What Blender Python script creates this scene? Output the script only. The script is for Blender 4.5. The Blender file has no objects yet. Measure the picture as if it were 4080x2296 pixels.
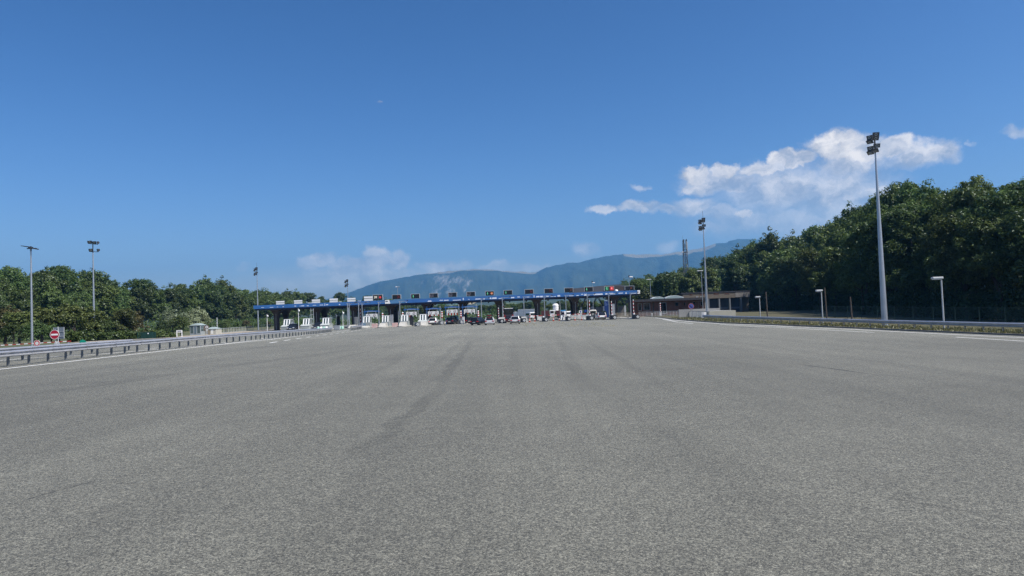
import bpy, bmesh, math, random
import numpy as np
from mathutils import Vector, Matrix
R = math.radians
sc = bpy.context.scene
COL = sc.collection
# ------------------------------------------------------------------ camera
FPX, CX, CY, H = 2772.0, 2040.0, 1148.0, 2.3          # focal length / centre in pixels of the 4080 px photograph, eye height
cam_d = bpy.data.cameras.new('camera'); cam = bpy.data.objects.new('camera', cam_d); COL.objects.link(cam)
cam_d.sensor_width = 36.0; cam_d.lens = FPX / 4080.0 * 36.0
cam_d.clip_start = 0.1; cam_d.clip_end = 40000.0
RM = Matrix.Rotation(R(90 + 1.97), 3, 'X') @ Matrix.Rotation(R(-2.1), 3, 'Z')
cam.matrix_world = Matrix.Translation((0, 0, H)) @ RM.to_4x4()
sc.camera = cam
# ------------------------------------------------------------------ light, sky, exposure
SUN_EL, SUN_AZ = 54.0, 119.0                            # azimuth clockwise from the viewing direction (+Y)
sun_dir = Vector((math.sin(R(SUN_AZ)) * math.cos(R(SUN_EL)), math.cos(R(SUN_AZ)) * math.cos(R(SUN_EL)), math.sin(R(SUN_EL))))
sd = bpy.data.lights.new('sun', 'SUN'); sun = bpy.data.objects.new('sun', sd); COL.objects.link(sun)
sd.energy = 4.5; sd.angle = R(0.53); sd.color = (1.0, 0.96, 0.88)
sun.rotation_mode = 'QUATERNION'; sun.rotation_quaternion = sun_dir.to_track_quat('Z', 'Y'); sun.location = sun_dir * 200
sc.view_settings.view_transform = 'Standard'; sc.view_settings.look = 'None'
sc.view_settings.exposure = 0.5; sc.view_settings.gamma = 1.0; sc.view_settings.use_curve_mapping = False
sc.cycles.use_denoising = True; sc.cycles.use_adaptive_sampling = False; sc.cycles.denoiser = 'OPENIMAGEDENOISE'; sc.cycles.denoising_input_passes = 'RGB_ALBEDO_NORMAL'; sc.cycles.denoising_prefilter = 'NONE'
sc.cycles.max_bounces = 6; sc.cycles.diffuse_bounces = 3; sc.cycles.glossy_bounces = 3
sc.cycles.transparent_max_bounces = 8; sc.cycles.volume_bounces = 0
sc.cycles.sample_clamp_indirect = 6.0
SKY_STRENGTH = 0.0555
SKY_SAT = 1.13
SKY_GAMMA = 1.36

def ray(px, py):
    return RM @ Vector(((px - CX) / FPX, -(py - CY) / FPX, -1.0))
def at(px, py, Y):                                      # the point on the vertical plane y = Y seen at a pixel of the photograph
    d = ray(px, py); t = Y / d.y
    return Vector((d.x * t, Y, H + d.z * t))
def sstep(a, b, x):
    t = min(1.0, max(0.0, (x - a) / (b - a))); return t * t * (3 - 2 * t)
def gz(x, y):                                           # the plaza drains to the right, level at the toll
    return -0.02 * max(-60.0, min(60.0, x)) * (1 - sstep(50, 130, y))
def G(px, py):                                          # the ground point seen at a pixel
    d = ray(px, py); z = 0.0; p = None
    for _ in range(60):
        t = (z - H) / d.z; p = Vector((d.x * t, d.y * t, z)); z = 0.5 * z + 0.5 * gz(p.x, p.y)
    p.z = gz(p.x, p.y); return p
def X(px, py, Y): return at(px, py, Y).x

# world: Nishita sky with cumulus in directions over the mountain
w = bpy.data.worlds.new('World'); sc.world = w; w.use_nodes = True
NT = w.node_tree; NT.nodes.clear()
def nd(nt, typ, **kw):
    n = nt.nodes.new(typ)
    for k, v in kw.items():
        if k.startswith('i_'): n.inputs[k[2:].replace('_', ' ')].default_value = v
        else: setattr(n, k, v)
    return n
def mth(nt, op, a, b=None, c=None, clamp=False):
    n = nt.nodes.new('ShaderNodeMath'); n.operation = op; n.use_clamp = clamp
    for i, s in enumerate((a, b, c)):
        if s is None: continue
        if isinstance(s, (int, float)): n.inputs[i].default_value = s
        else: nt.links.new(s, n.inputs[i])
    return n.outputs[0]
def vmt(nt, op, a, b=None):
    n = nt.nodes.new('ShaderNodeVectorMath'); n.operation = op
    for i, s in enumerate((a, b)):
        if s is None: continue
        if isinstance(s, (tuple, list, Vector)): n.inputs[i].default_value = s
        else: nt.links.new(s, n.inputs[i])
    return n.outputs['Value'] if op in ('LENGTH', 'DOT_PRODUCT', 'DISTANCE') else n.outputs['Vector']
def mixc(nt, fac, a, b, blend='MIX'):
    n = nt.nodes.new('ShaderNodeMix'); n.data_type = 'RGBA'; n.blend_type = blend
    for s, i in ((fac, 0), (a, 6), (b, 7)):
        if isinstance(s, (int, float)): n.inputs[i].default_value = s
        elif isinstance(s, (tuple, list)): n.inputs[i].default_value = tuple(s) + ((1.0,) if len(s) == 3 else ())
        else: nt.links.new(s, n.inputs[i])
    return n.outputs[2]
def mrange(nt, v, a, b, c=0.0, d=1.0, smooth=False):
    n = nt.nodes.new('ShaderNodeMapRange'); n.interpolation_type = 'SMOOTHSTEP' if smooth else 'LINEAR'; n.clamp = True
    for i, s in enumerate((v, a, b, c, d)):
        if isinstance(s, (int, float)): n.inputs[i].default_value = s
        else: nt.links.new(s, n.inputs[i])
    return n.outputs[0]
def noise(nt, vec, scale, detail=4.0, rough=0.55, dim='3D'):
    n = nt.nodes.new('ShaderNodeTexNoise'); n.noise_dimensions = dim
    n.inputs['Scale'].default_value = scale; n.inputs['Detail'].default_value = detail; n.inputs['Roughness'].default_value = rough
    if vec is not None: nt.links.new(vec, n.inputs['Vector'])
    return n
sky = nd(NT, 'ShaderNodeTexSky', sky_type='NISHITA', sun_disc=False, sun_elevation=R(SUN_EL), sun_rotation=R(SUN_AZ),
         altitude=450.0, air_density=1.0, dust_density=1.7, ozone_density=4.0)
tc = nd(NT, 'ShaderNodeTexCoord')
sep = nd(NT, 'ShaderNodeSeparateXYZ'); NT.links.new(tc.outputs['Generated'], sep.inputs[0])
az = mth(NT, 'ARCTAN2', sep.outputs[0], sep.outputs[1]); el = mth(NT, 'ARCSINE', sep.outputs[2])
cmb = nd(NT, 'ShaderNodeCombineXYZ'); NT.links.new(az, cmb.inputs[0]); NT.links.new(el, cmb.inputs[1])
n1 = noise(NT, cmb.outputs[0], 30.0, 9.0, 0.62); n2 = noise(NT, cmb.outputs[0], 9.0, 3.0, 0.5)
warp = vmt(NT, 'MULTIPLY', vmt(NT, 'SUBTRACT', n1.outputs['Color'], (0.5, 0.5, 0.5)), (0.046, 0.036, 0.0))
P = vmt(NT, 'ADD', cmb.outputs[0], warp)
def blobs(ox, oy, k, rows):
    return [(ox + x * k, oy + y * k, rx * k, ry * k, op, soft) for x, y, rx, ry, op, soft in rows]
CL = blobs(2300, 500, .4658, [
    (2180, 185, 200, 105, .92, .35), (2400, 215, 220, 110, .9, .4), (2330, 330, 300, 110, .75, .7), (1850, 290, 130, 75, .9, .35), (1690, 310, 95, 60, .9, .35),
    (1600, 385, 200, 65, .8, .5), (1270, 390, 125, 60, .9, .35), (1000, 425, 135, 60, .85, .35), (940, 520, 70, 55, .6, .6), (1150, 490, 270, 90, .75, .6),
    (1360, 500, 170, 90, .7, .6), (240, 712, 130, 45, .7, .5), (450, 690, 100, 45, .72, .5), (570, 695, 130, 50, .7, .6), (760, 725, 170, 45, .6, .7),
    (1000, 700, 210, 85, .6, .7), (1250, 750, 200, 70, .5, .8), (1750, 540, 560, 210, .66, .9), (2250, 560, 460, 270, .7, .9), (550, 522, 75, 38, .45, .8),
    (1600, 800, 620, 150, .42, 1.0), (1150, 870, 220, 60, .4, .9), (2050, 800, 520, 190, .45, 1.0), (1440, 765, 70, 35, .7, .6), (1560, 835, 40, 25, .5, .8), (790, 1030, 120, 55, .35, .9),
    (60, 1070, 110, 90, .38, .8)]) + blobs(3300, 500, .4138, [
    (640, 200, 150, 85, .85, .4), (900, 285, 260, 110, .8, .6), (1080, 260, 150, 100, .75, .6), (1170, 305, 110, 45, .6, .9), (700, 360, 260, 60, .5, .9),
    (1810, 65, 110, 45, .55, .8), (1360, 150, 40, 18, .3, 1.0), (500, 640, 150, 90, .75, .7)]) + blobs(900, 900, .5435, [
    (1110, 225, 105, 78, .60, .42), (1265, 240, 95, 68, .58, .42), (1010, 300, 150, 60, .64, .6), (700, 245, 105, 52, .6, .4), (620, 275, 75, 60, .52, .5),
    (880, 290, 150, 60, .6, .6), (1000, 345, 480, 70, .5, .9), (1600, 300, 190, 55, .5, .6), (1960, 300, 120, 40, .45, .6), (120, 300, 55, 32, .2, .8),
    (1050, 400, 900, 110, .34, 1.0), (1130, 365, 70, 20, .42, .9), (2200, 310, 260, 40, .36, .9)]) + [(1512, 411, 12, 5, .3, 1.0)]
dens = None; lit = None
for px, py, rx, ry, op, soft in CL:
    d = ray(px, py).normalized()
    v = vmt(NT, 'MULTIPLY', vmt(NT, 'SUBTRACT', P, (math.atan2(d.x, d.y), math.asin(d.z), 0)), (FPX / rx, FPX / ry, 0))
    s = mth(NT, 'SUBTRACT', 1.22, vmt(NT, 'LENGTH', v))
    a = mrange(NT, s, -0.05, 0.16 + soft * 0.95, 0.0, op, True)
    dens = a if dens is None else mth(NT, 'MAXIMUM', dens, a)
n3 = noise(NT, vmt(NT, 'MULTIPLY', P, (1.0, 1.6, 1.0)), 22.0, 8.0, 0.62)
n4 = noise(NT, vmt(NT, 'ADD', vmt(NT, 'MULTIPLY', P, (1.0, 1.6, 1.0)), (0.012, 0.022, 0.0)), 22.0, 8.0, 0.62)
emb = mth(NT, 'MULTIPLY_ADD', mth(NT, 'SUBTRACT', n3.outputs['Fac'], n4.outputs['Fac']), 3.0, 0.55, clamp=True)
thick = mrange(NT, n2.outputs['Fac'], 0.3, 0.7, 0.8, 1.0)
dens = mth(NT, 'MULTIPLY', dens, mrange(NT, n3.outputs['Fac'], 0.25, 0.6, 0.74, 1.0))
dens = mth(NT, 'MULTIPLY', dens, thick)
ccol = mixc(NT, emb, (7.6, 7.4, 7.2), (17.4, 15.8, 13.7))
hsv = nd(NT, 'ShaderNodeHueSaturation'); hsv.inputs['Saturation'].default_value = SKY_SAT; gm = nd(NT, 'ShaderNodeGamma'); gm.inputs['Gamma'].default_value = SKY_GAMMA; NT.links.new(sky.outputs[0], gm.inputs['Color']); NT.links.new(gm.outputs[0], hsv.inputs['Color'])
skyt = mixc(NT, 1.0, hsv.outputs[0], (1.09, .935, .925), 'MULTIPLY')   # the blue of the photograph's sky
skyc = mixc(NT, dens, skyt, ccol)
bg = nd(NT, 'ShaderNodeBackground'); bg.inputs['Strength'].default_value = SKY_STRENGTH
NT.links.new(skyc, bg.inputs['Color'])
wo = nd(NT, 'ShaderNodeOutputWorld'); NT.links.new(bg.outputs[0], wo.inputs['Surface'])

# ------------------------------------------------------------------ materials
MATS = {}
def mat(name, col, rough=0.6, metal=0.0, var=0.12, scale=3.0, bump=0.0, spec=None, alpha=None, emit=None, estr=0.0, coords='Object', col2=None, thr=(0.45, 0.7)):
    if name in MATS: return MATS[name]
    m = bpy.data.materials.new(name); m.use_nodes = True; nt = m.node_tree
    b = nt.nodes['Principled BSDF']
    t = nt.nodes.new('ShaderNodeTexCoord'); n = noise(nt, t.outputs[coords], scale, 5.0, 0.6)
    f = mrange(nt, n.outputs['Fac'], 0.3, 0.7, 1.0 - var, 1.0 + var)
    base = tuple(col)
    c = mixc(nt, 1.0, base, (1, 1, 1), 'MULTIPLY')
    vm = nt.nodes.new('ShaderNodeVectorMath'); vm.operation = 'SCALE'; nt.links.new(c, vm.inputs[0]); nt.links.new(f, vm.inputs['Scale'])
    out = vm.outputs[0]
    if col2 is not None:
        n2_ = noise(nt, t.outputs[coords], scale * 0.37, 6.0, 0.65)
        out = mixc(nt, mrange(nt, n2_.outputs['Fac'], thr[0], thr[1]), out, tuple(col2))
    nt.links.new(out, b.inputs['Base Color'])
    b.inputs['Roughness'].default_value = rough; b.inputs['Metallic'].default_value = metal
    if spec is not None: b.inputs['Specular IOR Level'].default_value = spec
    if bump:
        bp = nt.nodes.new('ShaderNodeBump'); bp.inputs['Strength'].default_value = bump; bp.inputs['Distance'].default_value = 0.05
        nt.links.new(n.outputs['Fac'], bp.inputs['Height']); nt.links.new(bp.outputs[0], b.inputs['Normal'])
    if emit is not None:
        b.inputs['Emission Color'].default_value = tuple(emit) + (1,); b.inputs['Emission Strength'].default_value = estr
    MATS[name] = m; return m
M_galv = mat('galvanised_steel', (.47, .48, .50), .33, .55, .14, 2.0)
M_galv2 = mat('weathered_post_steel', (.20, .21, .21), .6, .3, .25, 6.0)
M_pole = mat('pole_steel', (.42, .45, .48), .42, .7, .08, .6)
M_dark = mat('dark_metal', (.035, .038, .045), .5, .2, .1, 4)
M_lens = mat('lamp_glass', (.10, .11, .12), .12, .0, .1, 4, spec=.8)
M_white = mat('white_paint', (.83, .83, .81), .5, 0, .05, 2)
M_offw = mat('dirty_white', (.68, .69, .66), .6, 0, .12, 3)
M_red = mat('red_paint', (.42, .035, .03), .5, 0, .1, 3)
M_signred = mat('sign_red', (.36, .008, .03), .45, 0, .04, 3)
M_black = mat('black_paint', (.02, .02, .022), .5, 0, .1, 3)
M_rubber = mat('rubber', (.018, .018, .02), .8, 0, .15, 6)
M_grey = mat('grey_paint', (.28, .30, .32), .5, 0, .1, 3)
M_lgrey = mat('light_grey_paint', (.45, .47, .48), .5, 0, .08, 2)
M_backgrey = mat('sign_back_grey', (.17, .20, .24), .5, .2, .08, 3)
M_blue = mat('fascia_blue', (.03, .125, .35), .38, 0, .10, .5, col2=(.042, .145, .38), thr=(.4, .7))
M_navy = mat('edge_beam_navy', (.012, .02, .055), .6, 0, .1, 1)
M_teal = mat('faded_blue_panel', (.07, .19, .36), .5, 0, .08, .6)
M_fw = mat('fascia_white_print', (.66, .72, .82), .5, 0, .06, 2)
M_brown = mat('column_brown', (.035, .024, .022), .75, 0, .2, 1.2)
M_roof = mat('canopy_roofing', (.13, .14, .15), .85, 0, .2, .6)
M_soffit = mat('canopy_soffit', (.045, .045, .05), .8, 0, .1, 1)
M_led = mat('led_panel', (.006, .007, .009), .35, 0, .1, 6)
M_ledred = mat('led_red', (.3, .02, .01), .5, 0, 0, 1, emit=(1, .09, .03), estr=.35)
M_ledor = mat('led_orange', (.3, .08, .01), .5, 0, 0, 1, emit=(1, .28, .05), estr=.25)
M_ledgr = mat('led_green', (.05, .3, .15), .5, 0, 0, 1, emit=(.25, 1, .55), estr=.55)
M_ledwh = mat('led_white', (.3, .3, .3), .5, 0, 0, 1, emit=(.75, .8, 1), estr=.35)
M_conc = mat('island_concrete', (.43, .42, .38), .85, 0, .12, 1.5, bump=.15, col2=(.30, .29, .26), thr=(.5, .75))
M_conc2 = mat('grey_concrete', (.30, .30, .29), .85, 0, .12, 1.2, bump=.15, col2=(.21, .21, .20), thr=(.5, .75))
M_wall = mat('beige_concrete', (.40, .39, .33), .85, 0, .06, 1.0, bump=.1)
M_pink = mat('faded_pink_plastic', (.58, .36, .32), .6, 0, .12, 3, col2=(.62, .50, .46), thr=(.45, .7))
M_cush = mat('cushion_black', (.045, .048, .055), .6, 0, .2, 3)
M_cushg = mat('cushion_grey', (.16, .17, .18), .6, 0, .2, 3)
M_cone = mat('cone_orange', (.56, .10, .045), .5, 0, .12, 5)
M_glass = mat('dark_glass', (.012, .014, .016), .06, 0, 0, 1, spec=.6)
M_bglass = mat('booth_glass', (.07, .10, .10), .12, 0, .1, 1, spec=.6)
M_tail = mat('tail_light_red', (.45, .012, .015), .25, 0, 0, 1)
M_head = mat('headlight_glass', (.7, .72, .75), .1, 0, 0, 1, spec=.9)
M_plate = mat('number_plate', (.62, .62, .58), .5, 0, .03, 1)
M_rim = mat('alloy_rim', (.35, .36, .37), .35, .7, .05, 3)
M_brick = mat('brown_wall', (.11, .050, .033), .85, 0, .22, 1.6, bump=.1)
M_fasc2 = mat('dark_eaves', (.03, .03, .036), .7, 0, .15, 1)
M_hallr = mat('hall_roof_grey', (.10, .105, .12), .55, .2, .12, .5)
M_green = mat('sign_green', (.0, .26, .17), .45, 0, .05, 2)
M_mint = mat('pale_green_cover', (.30, .52, .42), .6, 0, .12, 2)
M_dgreen = mat('dark_green_mesh', (.014, .055, .045), .6, .2, .1, 3)
M_fence = mat('fence_green', (.02, .05, .042), .6, .2, .1, 3)
M_wood = mat('weathered_wood', (.085, .068, .055), .9, 0, .3, 5, bump=.2)
M_bark = mat('bark', (.055, .045, .035), .95, 0, .35, 4, bump=.3)
M_path = mat('beige_path', (.36, .31, .24), .9, 0, .12, 1.0, col2=(.27, .25, .20), thr=(.45, .7))
M_kerb = mat('kerb_stone', (.17, .165, .155), .9, 0, .2, 2.5)
M_line = mat('road_paint', (.76, .76, .73), .6, 0, .08, 4.0, col2=(.45, .45, .43), thr=(.62, .95))
M_pblue = mat('portal_blue', (.02, .10, .30), .45, 0, .08, 2)
M_totem = mat('totem_blue', (.008, .035, .16), .45, 0, .05, 2)
M_signblue = mat('sign_blue', (.02, .06, .30), .45, 0, .05, 2)
M_mast = mat('lattice_steel', (.12, .13, .14), .55, .5, .15, 2)
M_bodyw = mat('car_white', (.74, .74, .73), .22, 0, .02, 1, spec=.6)
M_bodys = mat('car_silver', (.50, .52, .55), .38, .15, .02, 1, spec=.6)
M_bodyk = mat('car_black', (.010, .012, .018), .16, 0, .02, 1, spec=.7)
M_bodyg = mat('car_dark_grey', (.028, .03, .036), .2, .2, .02, 1, spec=.7)
M_bodyr = mat('car_dark_red', (.05, .008, .010), .2, 0, .02, 1, spec=.7)
M_maroon = mat('maroon_paint', (.075, .02, .018), .5, 0, .1, 1)
M_trim = mat('black_trim', (.02, .02, .022), .55, 0, .05, 2)

# ------------------------------------------------------------------ mesh helper
class MB:
    def __init__(s): s.v = []; s.f = []
    def add(s, vs, fs):
        o = len(s.v); s.v += [tuple(v) for v in vs]; s.f += [tuple(i + o for i in f) for f in fs]; return s
    def box(s, cx, cy, cz, sx, sy, sz, rot=None):
        vs = [Vector((x * sx / 2, y * sy / 2, z * sz / 2)) for z in (-1, 1) for y in (-1, 1) for x in (-1, 1)]
        if rot is not None: vs = [rot @ v for v in vs]
        vs = [v + Vector((cx, cy, cz)) for v in vs]
        return s.add(vs, [(0, 2, 3, 1), (4, 5, 7, 6), (0, 1, 5, 4), (2, 6, 7, 3), (0, 4, 6, 2), (1, 3, 7, 5)])
    def bx(s, x0, x1, y0, y1, z0, z1): return s.box((x0 + x1) / 2, (y0 + y1) / 2, (z0 + z1) / 2, x1 - x0, y1 - y0, z1 - z0)
    def rbox(s, cx, cy, cz, sx, sy, sz, bev=.05, seg=2, rot=None):
        bm = bmesh.new(); bmesh.ops.create_cube(bm, size=1.0)
        for v in bm.verts: v.co = Vector((v.co.x * sx, v.co.y * sy, v.co.z * sz))
        bmesh.ops.bevel(bm, geom=list(bm.edges), offset=bev, segments=seg, profile=.5, affect='EDGES')
        bm.verts.index_update()
        vs = [v.co.copy() for v in bm.verts]
        if rot is not None: vs = [rot @ v for v in vs]
        s.add([v + Vector((cx, cy, cz)) for v in vs], [[v.index for v in f.verts] for f in bm.faces]); bm.free(); return s
    def bar(s, p0, p1, w_, d_=None):
        p0, p1 = Vector(p0), Vector(p1); a = p1 - p0
        q = a.to_track_quat('Z', 'Y').to_matrix()
        c = (p0 + p1) / 2
        return s.box(c.x, c.y, c.z, w_, d_ or w_, a.length, q)
    def tube(s, pts, rs, n=8, cap=True):
        pts = [Vector(p) for p in pts]
        if not hasattr(rs, '__len__'): rs = [rs] * len(pts)
        vs = []; fs = []
        for i, p in enumerate(pts):
            a = (pts[min(i + 1, len(pts) - 1)] - pts[max(i - 1, 0)])
            q = a.to_track_quat('Z', 'Y').to_matrix()
            for k in range(n):
                t = 2 * math.pi * k / n
                vs.append(p + q @ Vector((math.cos(t) * rs[i], math.sin(t) * rs[i], 0)))
        for i in range(len(pts) - 1):
            for k in range(n):
                fs.append((i * n + k, i * n + (k + 1) % n, (i + 1) * n + (k + 1) % n, (i + 1) * n + k))
        if cap: fs += [tuple(range(n - 1, -1, -1)), tuple(range((len(pts) - 1) * n, len(pts) * n))]
        return s.add(vs, fs)
    def prism(s, poly, axis, a, b):                     # poly in the two other axes (in order), extruded along axis
        def mk(p, t):
            if axis == 'x': return (t, p[0], p[1])
            if axis == 'y': return (p[0], t, p[1])
            return (p[0], p[1], t)
        n = len(poly)
        vs = [mk(p, a) for p in poly] + [mk(p, b) for p in poly]
        fs = [tuple(range(n)), tuple(range(2 * n - 1, n - 1, -1))] + [(i, i + n, (i + 1) % n + n, (i + 1) % n) for i in range(n)]
        return s.add(vs, fs)
    def disc(s, cx, cy, cz, r, t=.02, n=28, r0=0.0):     # a plate facing -Y; with r0 a ring
        ang = [2 * math.pi * k / n for k in range(n)]
        if r0 <= 0:
            return s.prism([(cx + math.cos(a) * r, cz + math.sin(a) * r) for a in ang], 'y', cy - t / 2, cy + t / 2)
        vs = []
        for y in (cy - t / 2, cy + t / 2):
            for rr in (r0, r):
                vs += [(cx + math.cos(a) * rr, y, cz + math.sin(a) * rr) for a in ang]
        fs = []
        for k in range(n):
            j = (k + 1) % n
            fs += [(k, j, n + j, n + k), (2 * n + k, 3 * n + k, 3 * n + j, 2 * n + j), (n + k, n + j, 3 * n + j, 3 * n + k), (k, 2 * n + k, 2 * n + j, j)]
        return s.add(vs, fs)
    def lathe(s, prof, n=16, c=(0, 0, 0), sx=1.0, sy=1.0):
        vs = []; fs = []
        for r, z in prof:
            for k in range(n):
                a = 2 * math.pi * k / n; vs.append((c[0] + r * math.cos(a) * sx, c[1] + r * math.sin(a) * sy, c[2] + z))
        for i in range(len(prof) - 1):
            for k in range(n):
                fs.append((i * n + k, i * n + (k + 1) % n, (i + 1) * n + (k + 1) % n, (i + 1) * n + k))
        fs += [tuple(range(n - 1, -1, -1)), tuple(range((len(prof) - 1) * n, len(prof) * n))]
        return s.add(vs, fs)
    def loft(s, rings, cap=True):
        n = len(rings[0]); vs = [p for r in rings for p in r]; fs = []
        for i in range(len(rings) - 1):
            for k in range(n):
                fs.append((i * n + k, i * n + (k + 1) % n, (i + 1) * n + (k + 1) % n, (i + 1) * n + k))
        if cap: fs += [tuple(range(n - 1, -1, -1)), tuple(range((len(rings) - 1) * n, len(rings) * n))]
        return s.add(vs, fs)
    def shift(s, d): s.v = [(a + d[0], b + d[1], c + d[2]) for a, b, c in s.v]; return s
    def rotz(s, a):
        c, q = math.cos(a), math.sin(a); s.v = [(x * c - y * q, x * q + y * c, z) for x, y, z in s.v]; return s
    def mesh(s, name, material, smooth=False):
        me = bpy.data.meshes.new(name); me.from_pydata(s.v, [], s.f)
        bm = bmesh.new(); bm.from_mesh(me); bmesh.ops.recalc_face_normals(bm, faces=bm.faces); bm.to_mesh(me); bm.free()
        me.materials.append(material)
        if smooth: me.polygons.foreach_set('use_smooth', [True] * len(me.polygons))
        return me
def thing(name, label, cat, loc=(0, 0, 0), rz=0.0, group=None):
    o = bpy.data.objects.new(name, None); COL.objects.link(o); o.empty_display_size = .3
    o.location = loc; o.rotation_euler = (0, 0, rz); o['label'] = label; o['category'] = cat
    if group: o['group'] = group
    return o
def part(name, mb, material, parent=None, label=None, smooth=False, loc=None, kind=None):
    me = mb.mesh(name, material, smooth) if isinstance(mb, MB) else mb
    o = bpy.data.objects.new(name, me); COL.objects.link(o)
    if parent is not None: o.parent = parent
    if loc is not None: o.location = loc
    if label: o['label'] = label
    if kind: o['kind'] = kind
    return o
def struct(name, mb, material, parent=None, smooth=False):
    o = part(name, mb, material, parent, None, smooth); 
    if parent is None: o['kind'] = 'structure'
    return o
def single(name, mb, material, label, cat, loc=(0, 0, 0), rz=0, group=None, smooth=False):
    o = part(name, mb, material, None, label, smooth, loc); o.rotation_euler = (0, 0, rz); o['category'] = cat
    if group: o['group'] = group
    return o
KIDS = {}
def kids(o): return [c for c in COL.objects if c.parent is o]
def clone(root, loc, rz=None, label=None, group=None, scale=None):
    if root.name not in KIDS: KIDS[root.name] = [(c, [g for g in c.children]) for c in root.children]
    r = root.copy(); COL.objects.link(r); r.location = loc
    if rz is not None: r.rotation_euler = (0, 0, rz)
    if scale is not None: r.scale = scale
    if label: r['label'] = label
    if group: r['group'] = group
    for c, gs in KIDS[root.name]:
        k = c.copy(); COL.objects.link(k); k.parent = r
        for g in gs:
            q = g.copy(); COL.objects.link(q); q.parent = k
    return r
def text_mb(s_, size, cx, cy, cz, depth=.01):            # lettering standing in the XZ plane, facing -Y
    cu = bpy.data.curves.new('lettering', 'FONT'); cu.body = s_; cu.size = size; cu.align_x = 'CENTER'; cu.align_y = 'CENTER'; cu.resolution_u = 3
    cu.extrude = depth / 2
    o = bpy.data.objects.new('lettering', cu); me = o.to_mesh()
    mb = MB(); mb.add([(cx + v.co.x, cy - v.co.z, cz + v.co.y) for v in me.vertices], [tuple(p.vertices) for p in me.polygons])
    o.to_mesh_clear(); bpy.data.objects.remove(o); bpy.data.curves.remove(cu); return mb
# ================================================================== SETTING
def lerp_tab(tab, y):
    if y <= tab[0][0]: return tab[0][1]
    for (a, va), (b, vb) in zip(tab, tab[1:]):
        if y <= b: return va + (vb - va) * (y - a) / (b - a)
    return tab[-1][1]
kerb_px = [(4080, 1339), (3676, 1322), (3400, 1309), (3060, 1295), (2870, 1288), (2761, 1280), (2674, 1272), (2600, 1263)]
kp = [G(*p) for p in kerb_px]
KR = [(-60, 38.6), (20, 38.4)] + [(p.y, p.x) for p in kp] + [(200, 34), (300, 38)]
LB = [(-60, -38), (40, -38), (67, -42), (100, -48), (122, -54), (160, -56), (300, -56)]
def xr(y): return lerp_tab(KR, y)
def xl(y): return lerp_tab(LB, y)
rng = random.Random(7); nrng = np.random.default_rng(7)

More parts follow.
